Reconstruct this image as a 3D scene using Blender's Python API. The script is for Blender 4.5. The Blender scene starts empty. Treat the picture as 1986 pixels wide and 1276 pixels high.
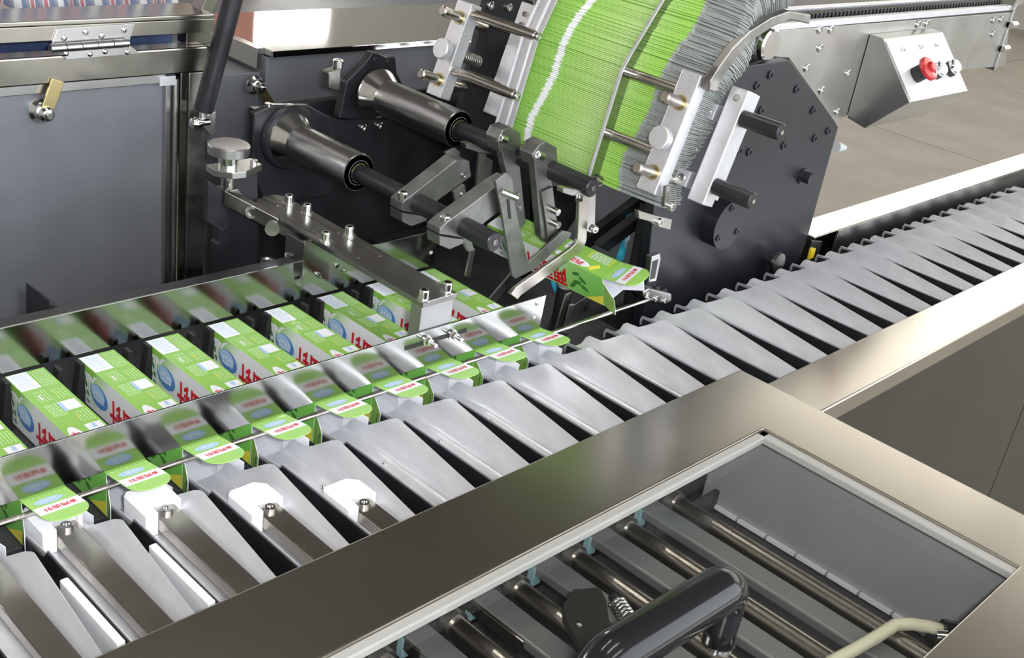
import bpy, bmesh, math, random
from mathutils import Vector, Matrix
random.seed(7)
S = bpy.context.scene
COL = S.collection

# ------------------------------------------------------------------ camera
FPX, CX, CY = 2219.93, 993.0, 638.0
RM = ((0.69494588, -0.70492357, 0.14189073),
      (-0.22438746, -0.40007158, -0.88859046),
      (0.68315481, 0.58568378, -0.43620411))
CAM = Vector((-0.54401986, -1.31125645, 0.79794401))
cam_d = bpy.data.cameras.new('camera')
cam_d.sensor_width = 36.0
cam_d.lens = FPX / 1986.0 * 36.0
cam_d.clip_start, cam_d.clip_end = 0.02, 100
cam = bpy.data.objects.new('camera', cam_d)
COL.objects.link(cam)
cam.matrix_world = Matrix(((RM[0][0], -RM[1][0], -RM[2][0], CAM.x),
                           (RM[0][1], -RM[1][1], -RM[2][1], CAM.y),
                           (RM[0][2], -RM[1][2], -RM[2][2], CAM.z),
                           (0, 0, 0, 1)))
S.camera = cam

# ------------------------------------------------------------------ world, lights, exposure
S.view_settings.view_transform = 'Standard'
S.view_settings.look = 'None'
S.view_settings.gamma = 1.0
S.view_settings.use_curve_mapping = False
S.view_settings.exposure = 1.05
WORLD_STRENGTH = 1.9
WINDOW_RIGHT, WINDOW_BACK, FILL_EMIT = 1.1, 12.0, 32.0
w = bpy.data.worlds.new('hall_daylight')
S.world = w
w.use_nodes = True
w.node_tree.nodes['Background'].inputs[0].default_value = (0.90, 0.95, 1.0, 1)
w.node_tree.nodes['Background'].inputs[1].default_value = WORLD_STRENGTH


def light(name, kind, loc, target, energy, size, color=(1, 1, 1)):
    d = bpy.data.lights.new(name, kind)
    d.energy = energy
    d.color = color
    if kind == 'AREA':
        d.shape = 'DISK'
        d.size = size
    o = bpy.data.objects.new(name, d)
    COL.objects.link(o)
    o.location = loc
    o.rotation_euler = (Vector(target) - Vector(loc)).to_track_quat('-Z', 'Y').to_euler()
    return o


# the photographer's flash, a hand's breadth beside the lens
light('camera_flash', 'AREA', CAM + Vector((0.05, -0.05, 0.05)), (0.75, -0.1, 0.05), 9.5, 0.07, (0.95, 0.96, 1.0))


# ------------------------------------------------------------------ helpers
def at(px, py, **k):
    """a photo pixel as a point on the world plane x=, y= or z= const"""
    c = ((px - CX) / FPX, (py - CY) / FPX, 1.0)
    d = Vector([sum(RM[j][i] * c[j] for j in range(3)) for i in range(3)])
    (a, v), = k.items()
    i = 'xyz'.index(a)
    t = (v - CAM[i]) / d[i]
    return CAM + d * t


def srgb(r, g, b):
    return tuple(((c / 255) / 12.92 if c / 255 <= 0.04045 else ((c / 255 + 0.055) / 1.055) ** 2.4) for c in (r, g, b)) + (1,)


MATS = {}


def mat(name, color, metal=0.0, rough=0.5, noise=0.0, nscale=30.0, stretch=(1, 1, 1), bump=0.0, bscale=80.0,
        rnoise=0.0, spec=0.5, coat=0.0, aniso=0.0, dark=None):
    m = bpy.data.materials.new(name)
    m.use_nodes = True
    nt = m.node_tree
    b = nt.nodes['Principled BSDF']
    b.inputs['Base Color'].default_value = color
    b.inputs['Metallic'].default_value = metal
    b.inputs['Roughness'].default_value = rough
    b.inputs['Specular IOR Level'].default_value = spec
    b.inputs['Coat Weight'].default_value = coat
    b.inputs['Coat Roughness'].default_value = 0.08
    if aniso:
        b.inputs['Anisotropic'].default_value = aniso
    if noise or bump or rnoise:
        tc = nt.nodes.new('ShaderNodeTexCoord')
        mp = nt.nodes.new('ShaderNodeMapping')
        mp.inputs['Scale'].default_value = stretch
        nt.links.new(tc.outputs['Object'], mp.inputs['Vector'])
        n = nt.nodes.new('ShaderNodeTexNoise')
        n.inputs['Scale'].default_value = nscale
        n.inputs['Detail'].default_value = 5
        n.inputs['Roughness'].default_value = 0.6
        nt.links.new(mp.outputs[0], n.inputs['Vector'])
        if noise:
            mx = nt.nodes.new('ShaderNodeMix')
            mx.data_type = 'RGBA'
            d = dark or tuple(c * (1 - noise) for c in color[:3]) + (1,)
            u = tuple(min(1, c * (1 + noise * 0.6)) for c in color[:3]) + (1,)
            mx.inputs['A'].default_value = d
            mx.inputs['B'].default_value = u
            mr = nt.nodes.new('ShaderNodeMapRange')
            mr.inputs['From Min'].default_value = 0.3
            mr.inputs['From Max'].default_value = 0.7
            nt.links.new(n.outputs['Fac'], mr.inputs['Value'])
            nt.links.new(mr.outputs[0], mx.inputs['Factor'])
            nt.links.new(mx.outputs['Result'], b.inputs['Base Color'])
        if rnoise:
            mr = nt.nodes.new('ShaderNodeMapRange')
            mr.inputs['From Min'].default_value = 0.3
            mr.inputs['From Max'].default_value = 0.7
            mr.inputs['To Min'].default_value = max(0.02, rough - rnoise)
            mr.inputs['To Max'].default_value = min(1, rough + rnoise)
            nt.links.new(n.outputs['Fac'], mr.inputs['Value'])
            nt.links.new(mr.outputs[0], b.inputs['Roughness'])
        if bump:
            n2 = nt.nodes.new('ShaderNodeTexNoise')
            n2.inputs['Scale'].default_value = bscale
            n2.inputs['Detail'].default_value = 3
            nt.links.new(mp.outputs[0], n2.inputs['Vector'])
            bp = nt.nodes.new('ShaderNodeBump')
            bp.inputs['Strength'].default_value = bump
            bp.inputs['Distance'].default_value = 0.002
            nt.links.new(n2.outputs['Fac'], bp.inputs['Height'])
            nt.links.new(bp.outputs[0], b.inputs['Normal'])
    MATS[name] = m
    return m


def emit(name, color, strength):
    m = bpy.data.materials.new(name)
    m.use_nodes = True
    b = m.node_tree.nodes['Principled BSDF']
    b.inputs['Base Color'].default_value = color
    b.inputs['Emission Color'].default_value = color
    b.inputs['Emission Strength'].default_value = strength
    MATS[name] = m
    return m


M = MATS
mat('steel', (0.50, 0.495, 0.475, 1), 1, 0.30, noise=0.08, nscale=9, rnoise=0.03)
mat('steel_top', (0.56, 0.525, 0.46, 1), 1, 0.22, noise=0.06, nscale=5)
mat('steel_bucket', (0.78, 0.78, 0.81, 1), 0.66, 0.40, noise=0.16, nscale=22, stretch=(1, 0.4, 1), rnoise=0.08)
mat('steel_mirror', (0.66, 0.65, 0.62, 1), 1, 0.05)
mat('knob_steel', (0.42, 0.42, 0.42, 1), 1, 0.35)
mat('beam_steel', (0.30, 0.295, 0.28, 1), 1, 0.27, noise=0.06, nscale=8)
mat('steel_plate', (0.33, 0.335, 0.32, 1), 1, 0.14, noise=0.08, nscale=16, rnoise=0.02)
mat('steel_dark', (0.30, 0.29, 0.27, 1), 1, 0.34, noise=0.2, nscale=30, rnoise=0.08)
mat('steel_lever', (0.27, 0.27, 0.26, 1), 0.9, 0.40, noise=0.2, nscale=40, rnoise=0.08)
mat('chrome', (0.72, 0.72, 0.71, 1), 1, 0.14)
mat('roller_steel', (0.52, 0.52, 0.51, 1), 1, 0.25, noise=0.06, nscale=12)
mat('bolt_steel', (0.62, 0.61, 0.59, 1), 1, 0.22)
mat('rod_steel', (0.50, 0.47, 0.42, 1), 1, 0.26, noise=0.15, nscale=30)
mat('aluminium', (0.62, 0.62, 0.64, 1), 0.7, 0.42, noise=0.08, nscale=40, bump=0.1, bscale=300)
mat('black_metal', (0.018, 0.018, 0.021, 1), 0.0, 0.36, noise=0.4, nscale=10, rnoise=0.1, spec=0.45)
mat('black_plate', (0.012, 0.013, 0.017, 1), 0.0, 0.36, noise=0.2, nscale=5, rnoise=0.04, spec=0.45)
mat('black_rubber', (0.012, 0.012, 0.012, 1), 0.0, 0.5)
mat('black_gloss', (0.010, 0.010, 0.011, 1), 0.0, 0.14, coat=0.0, spec=0.4)
mat('dark_bed', (0.045, 0.046, 0.05, 1), 0.1, 0.5, noise=0.3, nscale=12)
mat('cabinet_grey', (0.165, 0.17, 0.185, 1), 0.35, 0.48, noise=0.10, nscale=9, rnoise=0.05)
mat('frame_brown', (0.34, 0.32, 0.28, 1), 1, 0.25, noise=0.12, nscale=6, rnoise=0.06)
mat('panel_dark', (0.075, 0.07, 0.058, 1), 0.8, 0.38, noise=0.12, nscale=4)
mat('brass', (0.55, 0.45, 0.22, 1), 1, 0.35)
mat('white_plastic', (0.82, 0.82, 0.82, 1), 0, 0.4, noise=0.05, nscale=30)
mat('white_card', (0.72, 0.73, 0.76, 1), 0, 0.6)
mat('card_grey', (0.42, 0.44, 0.44, 1), 0, 0.7)
mat('ink_white', (0.86, 0.87, 0.90, 1), 0, 0.35, coat=0.2)
mat('ink_blue', (0.10, 0.26, 0.60, 1), 0, 0.35, coat=0.2)
mat('ink_lightblue', (0.42, 0.60, 0.85, 1), 0, 0.35)
mat('ink_red', (0.65, 0.02, 0.035, 1), 0, 0.35)
mat('ink_leaf', (0.06, 0.22, 0.04, 1), 0, 0.4)
mat('ink_pale', (0.62, 0.82, 0.46, 1), 0, 0.4)
mat('ink_yellow', (0.85, 0.72, 0.08, 1), 0, 0.4)
mat('flap_green', (0.34, 0.62, 0.13, 1), 0, 0.4, coat=0.15)
mat('red_plastic', (0.45, 0.02, 0.025, 1), 0, 0.25, coat=0.3)
mat('yellow_paint', (0.80, 0.58, 0.03, 1), 0, 0.4)
mat('blue_tube', (0.05, 0.42, 0.62, 1), 0, 0.3)
mat('cream_tube', (0.66, 0.64, 0.46, 1), 0, 0.4)
mat('teal_plastic', (0.22, 0.38, 0.40, 1), 0, 0.4)
mat('floor_slab', (0.33, 0.295, 0.24, 1), 0, 0.55, noise=0.18, nscale=2.2, bump=0.1, bscale=40)
mat('floor_joint', (0.06, 0.045, 0.035, 1), 0, 0.9)
mat('wall_paint', (0.42, 0.40, 0.36, 1), 0, 0.8, noise=0.06, nscale=1.5)
mat('roof_dark', (0.05, 0.046, 0.042, 1), 0, 0.9)
mat('mullion', (0.16, 0.15, 0.14, 1), 0, 0.6)
mat('wood_red', (0.30, 0.11, 0.07, 1), 0, 0.55, noise=0.15, nscale=12)
mat('bar_grey', (0.26, 0.275, 0.27, 1), 0.6, 0.42, noise=0.1, nscale=20)
mat('gasket', (0.36, 0.355, 0.33, 1), 0.1, 0.3)
mat('wall_grey', (0.42, 0.42, 0.43, 1), 0.2, 0.45, noise=0.08, nscale=10)
emit('window_glow_right', (1.0, 0.96, 0.88, 1), WINDOW_RIGHT)
emit('window_glow_back', (1.0, 0.97, 0.90, 1), WINDOW_BACK)
emit('fill_glow', (1.0, 0.96, 0.9, 1), FILL_EMIT)


def acrylic():
    m = bpy.data.materials.new('acrylic')
    m.use_nodes = True
    nt = m.node_tree
    for n in list(nt.nodes):
        nt.nodes.remove(n)
    out = nt.nodes.new('ShaderNodeOutputMaterial')
    tr = nt.nodes.new('ShaderNodeBsdfTransparent')
    tr.inputs[0].default_value = (0.93, 0.93, 0.92, 1)
    gl = nt.nodes.new('ShaderNodeBsdfGlossy')
    gl.inputs['Roughness'].default_value = 0.05
    mx = nt.nodes.new('ShaderNodeMixShader')
    mx.inputs[0].default_value = 0.06
    nt.links.new(tr.outputs[0], mx.inputs[1])
    nt.links.new(gl.outputs[0], mx.inputs[2])
    nt.links.new(mx.outputs[0], out.inputs[0])
    M['acrylic'] = m


acrylic()


def ramp_mat(name, stops, axis, lo, hi, tilt=0.0, rough=0.38, coat=0.15):
    """printed carton board: colour bands along one local axis"""
    m = bpy.data.materials.new(name)
    m.use_nodes = True
    nt = m.node_tree
    b = nt.nodes['Principled BSDF']
    b.inputs['Roughness'].default_value = rough
    b.inputs['Coat Weight'].default_value = coat
    tc = nt.nodes.new('ShaderNodeTexCoord')
    sp = nt.nodes.new('ShaderNodeSeparateXYZ')
    nt.links.new(tc.outputs['Object'], sp.inputs[0])
    md = nt.nodes.new('ShaderNodeMath')
    md.operation = 'MULTIPLY_ADD'
    md.inputs[1].default_value = tilt
    nt.links.new(sp.outputs[2], md.inputs[0])
    nt.links.new(sp.outputs[axis], md.inputs[2])
    mr = nt.nodes.new('ShaderNodeMapRange')
    mr.inputs['From Min'].default_value = lo
    mr.inputs['From Max'].default_value = hi
    nt.links.new(md.outputs[0], mr.inputs['Value'])
    r = nt.nodes.new('ShaderNodeValToRGB')
    while len(r.color_ramp.elements) < len(stops):
        r.color_ramp.elements.new(0.5)
    for e, (p, c) in zip(r.color_ramp.elements, stops):
        e.position = p
        e.color = c
    nt.links.new(mr.outputs[0], r.inputs[0])
    nt.links.new(r.outputs[0], b.inputs['Base Color'])
    M[name] = m


GREEN = (0.25, 0.50, 0.085, 1)
GREEN2 = (0.29, 0.55, 0.10, 1)
WHITE = (0.84, 0.86, 0.86, 1)
ramp_mat('carton_top', [(0.0, GREEN), (0.5, GREEN2), (1.0, GREEN)], 1, 0.0, -0.265)
ramp_mat('carton_side', [(0.0, (0.34, 0.62, 0.10, 1)), (0.17, (0.27, 0.57, 0.08, 1)), (0.27, (0.62, 0.80, 0.50, 1)), (0.34, WHITE),
                         (0.64, WHITE), (0.74, (0.36, 0.68, 0.20, 1)), (1.0, (0.20, 0.55, 0.10, 1))], 1, 0.0, -0.265, tilt=0.7)
ramp_mat('blank_edge', [(0.0, GREEN2), (0.172, GREEN2), (0.182, WHITE), (0.212, WHITE), (0.225, GREEN2), (0.40, (0.36, 0.58, 0.15, 1)),
                        (0.52, (0.42, 0.62, 0.22, 1)), (0.70, (0.33, 0.58, 0.11, 1)), (0.765, (0.31, 0.58, 0.09, 1)), (0.775, (0.26, 0.275, 0.26, 1)), (1.0, (0.24, 0.255, 0.245, 1))],
         1, 0.03, -0.335, rough=0.6, coat=0)
ramp_mat('striped_weave', [(0.0, (0.18, 0.22, 0.34, 1)), (1.0, (0.18, 0.22, 0.34, 1))], 0, 0, 1, rough=0.6)


def stripes():
    m = M['striped_weave']
    nt = m.node_tree
    mr = [n for n in nt.nodes if n.type == 'MAP_RANGE'][0]
    src = mr.inputs['Value'].links[0].from_socket
    fr = nt.nodes.new('ShaderNodeMath')
    fr.operation = 'FLOORED_MODULO'
    fr.inputs[1].default_value = 0.073
    nt.links.new(src, fr.inputs[0])
    mr.inputs['From Max'].default_value = 0.073
    nt.links.new(fr.outputs[0], mr.inputs['Value'])
    r = [n for n in nt.nodes if n.type == 'VALTORGB'][0]
    r.color_ramp.interpolation = 'CONSTANT'
    red, wht, blu, gry = (0.42, 0.16, 0.17, 1), (0.58, 0.58, 0.56, 1), (0.17, 0.19, 0.29, 1), (0.25, 0.26, 0.29, 1)
    cols = [(0.0, wht), (0.03, red), (0.12, wht), (0.15, blu), (0.26, gry), (0.333, wht), (0.36, red), (0.45, wht), (0.48, blu), (0.60, gry), (0.667, wht), (0.82, blu), (0.92, gry)]
    while len(r.color_ramp.elements) < len(cols):
        r.color_ramp.elements.new(0.5)
    for e, (p, c) in zip(r.color_ramp.elements, cols):
        e.position = p
        e.color = c


stripes()


class MB:
    def __init__(self):
        self.v, self.f, self.s, self.m = [], [], [], []

    def add(self, vs, fs, smooth=False, mi=0):
        o = len(self.v)
        self.v += [Vector(p) for p in vs]
        for i, f in enumerate(fs):
            self.f.append([o + k for k in f])
            self.s.append(smooth[i] if isinstance(smooth, list) else smooth)
            self.m.append(mi[i] if isinstance(mi, list) else mi)
        return self

    def box(self, lo, hi, mi=0):
        x0, y0, z0 = lo
        x1, y1, z1 = hi
        x0, x1 = min(x0, x1), max(x0, x1)
        y0, y1 = min(y0, y1), max(y0, y1)
        z0, z1 = min(z0, z1), max(z0, z1)
        return self.add([(x0, y0, z0), (x1, y0, z0), (x1, y1, z0), (x0, y1, z0), (x0, y0, z1), (x1, y0, z1), (x1, y1, z1), (x0, y1, z1)],
                        [(0, 3, 2, 1), (4, 5, 6, 7), (0, 1, 5, 4), (1, 2, 6, 5), (2, 3, 7, 6), (3, 0, 4, 7)], mi=mi)

    def obox(self, c, ax, h):
        c = Vector(c)
        a = [Vector(x).normalized() * k for x, k in zip(ax, h)]
        vs = []
        for sz in (-1, 1):
            for sx, sy in ((-1, -1), (1, -1), (1, 1), (-1, 1)):
                vs.append(c + a[0] * sx + a[1] * sy + a[2] * sz)
        return self.add(vs, [(0, 3, 2, 1), (4, 5, 6, 7), (0, 1, 5, 4), (1, 2, 6, 5), (2, 3, 7, 6), (3, 0, 4, 7)])

    def prism(self, pts, ex, mi=0, smooth_sides=False):
        pts = [Vector(p) for p in pts]
        ex = Vector(ex)
        n = len(pts)
        nrm = Vector((0, 0, 0))
        for i in range(n):
            nrm += (pts[i] - pts[0]).cross(pts[(i + 1) % n] - pts[0])
        if nrm.dot(ex) > 0:
            pts = pts[::-1]
        vs = pts + [p + ex for p in pts]
        fs = [tuple(range(n)), tuple(range(2 * n - 1, n - 1, -1))]
        sm = [False, False]
        for i in range(n):
            j = (i + 1) % n
            fs.append((i, i + n, j + n, j))
            sm.append(smooth_sides)
        return self.add(vs, fs, sm, mi)

    def frame(self, axis):
        a = Vector(axis).normalized()
        u = a.cross(Vector((0, 0, 1)) if abs(a.z) < 0.9 else Vector((1, 0, 0))).normalized()
        return a, u, a.cross(u)

    def lathe(self, p0, axis, prof, n=24, sharp=True):
        """prof: list of (t, r) along the axis; closed at both ends where r is 0 or by caps"""
        p0 = Vector(p0)
        a, u, w_ = self.frame(axis)
        if prof[0][1] > 0:
            prof = [(prof[0][0], 0)] + list(prof)
        if prof[-1][1] > 0:
            prof = list(prof) + [(prof[-1][0], 0)]
        for k in range(len(prof) - 1):
            (t0, r0), (t1, r1) = prof[k], prof[k + 1]
            vs, fs = [], []
            flat = abs(t1 - t0) < 1e-9
            for i in range(n):
                an = 2 * math.pi * i / n
                d = u * math.cos(an) + w_ * math.sin(an)
                vs += [p0 + a * t0 + d * r0, p0 + a * t1 + d * r1]
            if r0 == 0:
                fs = [(1 + 2 * i, 0, 1 + 2 * ((i + 1) % n)) for i in range(n)]
            elif r1 == 0:
                fs = [(2 * i, 2 * ((i + 1) % n), 1) for i in range(n)]
            else:
                fs = [(2 * i, 2 * ((i + 1) % n), 2 * ((i + 1) % n) + 1, 2 * i + 1) for i in range(n)]
            if r0 == 0:
                fs = [(f[0], f[2], f[1])[::-1] for f in fs]
            self.add(vs, fs, not flat)
        return self

    def cyl(self, p0, p1, r, r1=None, n=20):
        p0, p1 = Vector(p0), Vector(p1)
        L = (p1 - p0).length
        return self.lathe(p0, p1 - p0, [(0, r), (L, r if r1 is None else r1)], n)

    def tube(self, pts, r, n=12, caps=True):
        pts = [Vector(p) for p in pts]
        rings = []
        t = (pts[1] - pts[0]).normalized()
        u = t.cross(Vector((0, 0, 1)) if abs(t.z) < 0.9 else Vector((1, 0, 0))).normalized()
        for i, p in enumerate(pts):
            if i == 0:
                t2 = (pts[1] - pts[0]).normalized()
            elif i == len(pts) - 1:
                t2 = (pts[-1] - pts[-2]).normalized()
            else:
                t2 = ((pts[i + 1] - p).normalized() + (p - pts[i - 1]).normalized()).normalized()
            q = t.rotation_difference(t2)
            u = q @ u
            t = t2
            v = t.cross(u)
            rr = r[i] if isinstance(r, (list, tuple)) else r
            rings.append([p + (u * math.cos(2 * math.pi * k / n) + v * math.sin(2 * math.pi * k / n)) * rr for k in range(n)])
        vs = [p for ring in rings for p in ring]
        fs, sm = [], []
        for i in range(len(rings) - 1):
            for k in range(n):
                fs.append((i * n + k, i * n + (k + 1) % n, (i + 1) * n + (k + 1) % n, (i + 1) * n + k))
                sm.append(True)
        if caps:
            fs += [tuple(range(n))[::-1], tuple(range((len(rings) - 1) * n, len(rings) * n))]
            sm += [False, False]
        return self.add(vs, fs, sm)

    def helix(self, p0, p1, R, r, turns, n=6, seg=14):
        p0, p1 = Vector(p0), Vector(p1)
        a, u, w_ = self.frame(p1 - p0)
        L = (p1 - p0).length
        N = int(turns * seg)
        pts = [p0 + a * (L * i / N) + (u * math.cos(2 * math.pi * i / seg) + w_ * math.sin(2 * math.pi * i / seg)) * R for i in range(N + 1)]
        return self.tube(pts, r, n)

    def mesh(self, name, off=Vector((0, 0, 0))):
        me = bpy.data.meshes.new(name)
        me.from_pydata([tuple(p - off) for p in self.v], [], self.f)
        me.polygons.foreach_set('use_smooth', self.s)
        me.polygons.foreach_set('material_index', self.m)
        me.update()
        return me

    def build(self, name, m, parent=None, bev=0.0, off=None, seg=2):
        if off is None:
            off = root_loc(parent) if parent else self.base()
        me = self.mesh(name, off)
        for x in (m if isinstance(m, (list, tuple)) else [m]):
            me.materials.append(M[x])
        o = bpy.data.objects.new(name, me)
        COL.objects.link(o)
        if parent:
            o.parent = parent
        else:
            o.location = off
        if bev:
            b = o.modifiers.new('edge', 'BEVEL')
            b.width = bev
            b.segments = seg
            b.limit_method = 'ANGLE'
            b.angle_limit = math.radians(40)
            b.harden_normals = False
        return o

    def base(self):
        xs = [p.x for p in self.v]
        ys = [p.y for p in self.v]
        zs = [p.z for p in self.v]
        return Vector(((min(xs) + max(xs)) / 2, (min(ys) + max(ys)) / 2, min(zs)))


def root_loc(o):
    v = Vector((0, 0, 0))
    while o:
        v += o.location
        o = o.parent
    return v


def tag(o, label, cat, group=None):
    o['label'] = label
    o['category'] = cat
    if group:
        o['group'] = group
    return o


def thing(name, label, cat, loc=(0, 0, 0), group=None):
    o = bpy.data.objects.new(name, None)
    o.empty_display_size = 0.02
    COL.objects.link(o)
    o.location = loc
    return tag(o, label, cat, group)


def struct(o):
    o['kind'] = 'structure'
    return o


def copy_tree(o, parent=None):
    c = o.copy()
    COL.objects.link(c)
    c.parent = parent
    for ch in list(o.children):
        copy_tree(ch, c)
    return c


# shared little fasteners: unit meshes along +z, scaled per use
UNIT = {}


def unit(kind):
    if kind in UNIT:
        return UNIT[kind]
    b = MB()
    if kind == 'socket':
        b.lathe((0, 0, 0), (0, 0, 1), [(0, 1), (0.88, 1), (1, 0.88), (1, 0.55), (0.45, 0.5)], 16)
    elif kind == 'hex':
        b.lathe((0, 0, 0), (0, 0, 1), [(0, 1), (0.85, 1), (1, 0.85)], 6)
        b.s = [False] * len(b.s)
    elif kind == 'dome':
        b.lathe((0, 0, 0), (0, 0, 1), [(0, 1), (0.4, 0.92), (0.75, 0.65), (1.0, 0.3), (0.6, 0.25)], 14)
    elif kind == 'washer':
        b.lathe((0, 0, 0), (0, 0, 1), [(0, 1), (1, 1)], 18)
    elif kind == 'hole':
        b.lathe((0, 0, 0), (0, 0, 1), [(0, 1), (1, 1), (1, 0.7), (0.2, 0.65)], 14)
    me = b.mesh(kind)
    me.materials.append(M['bolt_steel'])
    UNIT[kind] = me
    return me


UMAT = {}


def bolt(parent, p, n, r, h, kind='socket', m='bolt_steel', name='bolt'):
    key = (kind, m)
    if key not in UMAT:
        me = unit(kind)
        if m != 'bolt_steel':
            me = me.copy()
            me.materials[0] = M[m]
        UMAT[key] = me
    o = bpy.data.objects.new(name, UMAT[key])
    COL.objects.link(o)
    o.parent = parent
    o.location = Vector(p) - root_loc(parent)
    o.rotation_euler = Vector(n).to_track_quat('Z', 'Y').to_euler()
    o.scale = (r, r, h)
    return o


def plate(pix, y, thick, name=None, m=None, parent=None, bev=0.0):
    """pixel polygon on the plane y, extruded away from the camera side (+y)"""
    b = MB()
    b.prism([at(px, py, y=y) for px, py in pix], (0, thick, 0))
    if name:
        return b.build(name, m, parent, bev)
    return b


ORD = ['first', 'second', 'third', 'fourth', 'fifth', 'sixth', 'seventh', 'eighth', 'ninth', 'tenth', 'eleventh', 'twelfth', 'thirteenth',
       'fourteenth', 'fifteenth', 'sixteenth', 'seventeenth', 'eighteenth', 'nineteenth', 'twentieth', 'twenty-first', 'twenty-second',
       'twenty-third', 'twenty-fourth', 'twenty-fifth', 'twenty-sixth', 'twenty-seventh', 'twenty-eighth', 'twenty-ninth', 'thirtieth']

# ------------------------------------------------------------------ the hall
FZ = -0.95
fb = MB().box((-6, -7, FZ - 0.12), (14, 12, FZ - 0.02)).build('floor', 'floor_joint')
struct(fb)
slab_me = None
for i in range(8):
    for j in range(8):
        x0, y0 = -6 + i * 2.5, -7 + j * 2.4
        if slab_me is None:
            b = MB().box((0.006, 0.006, -0.02), (2.494, 2.394, 0))
            slab_me = b.mesh('slab')
            slab_me.materials.append(M['floor_slab'])
        o = bpy.data.objects.new('slab', slab_me)
        COL.objects.link(o)
        o.parent = fb
        o.location = Vector((x0, y0, FZ)) - fb.location


def wall(name, x0, x1, y0, y1, z0, z1, m='wall_paint'):
    return struct(MB().box((x0, y0, z0), (x1, y1, z1)).build(name, m))


CEIL = 6.6
wall('wall_back', -6, 14, 11.5, 11.7, FZ, CEIL)
wall('wall_right', 12.5, 12.7, -7, 11.5, FZ, CEIL)
wall('wall_left', -6.2, -6, -7, 11.5, FZ, CEIL)
struct(MB().box((-6.2, -7, CEIL), (12.7, 11.7, CEIL + 0.15)).build('ceiling', 'roof_dark'))


def window(n, lo, hi, axis, glow, cols, rows):
    """panes with mullions, set proud of the wall face by a hand"""
    b = MB().box(lo, hi)
    root = struct(b.build('window_%d' % n, 'mullion'))
    L = [hi[i] - lo[i] for i in range(3)]
    ha = 1 - axis           # the horizontal axis that runs along the wall
    for i in range(cols):
        for j in range(rows):
            a0 = lo[ha] + L[ha] * (i + 0.04) / cols
            a1 = lo[ha] + L[ha] * (i + 0.96) / cols
            z0 = lo[2] + L[2] * (j + 0.04) / rows
            z1 = lo[2] + L[2] * (j + 0.96) / rows
            p = [0, 0, 0]
            q = [0, 0, 0]
            p[ha], q[ha] = a0, a1
            p[2], q[2] = z0, z1
            p[axis], q[axis] = lo[axis] - 0.01, lo[axis] + 0.005
            MB().box(p, q).build('pane', glow, root)


window(1, (12.44, -5, 1.6), (12.5, 1.4, 6.5), 0, 'window_glow_right', 6, 3)
window(2, (12.44, 1.7, 1.6), (12.5, 8.1, 6.5), 0, 'window_glow_right', 6, 3)
window(3, (7.75, 11.44, 2.0), (9.45, 11.5, 3.36), 1, 'window_glow_back', 4, 1)
window(4, (-4.5, 11.44, 1.8), (1.0, 11.5, 3.4), 1, 'window_glow_back', 10, 1)
for i in range(3):  # unseen tubes added under the roof as overhead fill for the hall
    lr = thing('fill_lamp', ['unseen added fill lamp nearest the big wall opening', 'unseen added fill lamp in the middle of the roof', 'unseen added fill lamp nearest the window wall'][i],
               'lamp', (0.5, -4.0 + i * 3.2, CEIL - 0.5), 'unseen fill lamps')
    L0 = lr.location
    MB().box(L0 + Vector((-1.6, -0.14, 0.06)), L0 + Vector((1.6, 0.14, 0.14))).build('housing', 'mullion', lr)
    MB().cyl(L0 + Vector((-1.55, 0, 0.03)), L0 + Vector((1.55, 0, 0.03)), 0.04).build('tube', 'fill_glow', lr)
    for sx in (-1, 1):
        MB().cyl(L0 + Vector((sx, 0, 0.14)), L0 + Vector((sx, 0, 0.5)), 0.008, n=8).build('cord', 'mullion', lr)

# ------------------------------------------------------------------ machine beds and bodies
t = thing('machine_bed', 'black machine bed under the row of standing green cartons', 'machine bed', (0.2, -0.12, FZ))
MB().box((-0.75, -0.285, -0.60), (1.0, 0.055, -0.075)).build('bed_body', 'black_metal', t, 0.004)
MB().box((-0.75, -0.262, -0.075), (0.80, -0.150, -0.0635)).build('slide_rail', 'dark_bed', t, 0.001)
MB().box((-0.75, -0.085, -0.075), (0.80, -0.004, -0.0635)).build('slide_rail', 'dark_bed', t, 0.001)
MB().box((-0.75, 0.06, FZ), (0.855, 0.345, -0.13)).build('rear_body', 'black_metal', t, 0.004)
MB().box((-0.75, -0.262, FZ), (0.9, 0.06, -0.60)).build('plinth', 'black_metal', t)

t = thing('bucket_conveyor_bed', 'dark chain bed running under the steel product buckets', 'conveyor', (1.4, -0.42, FZ))
MB().box((-0.9, -0.565, -0.30), (4.6, -0.300, -0.075)).build('chain_bed', 'black_metal', t)
MB().box((-0.9, -0.60, FZ), (4.6, -0.300, -0.30)).build('under_body', 'black_metal', t)
for y in (-0.52, -0.36):
    MB().box((-0.9, y - 0.012, -0.075), (4.6, y + 0.012, -0.052)).build('chain_track', 'dark_bed', t)

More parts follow.
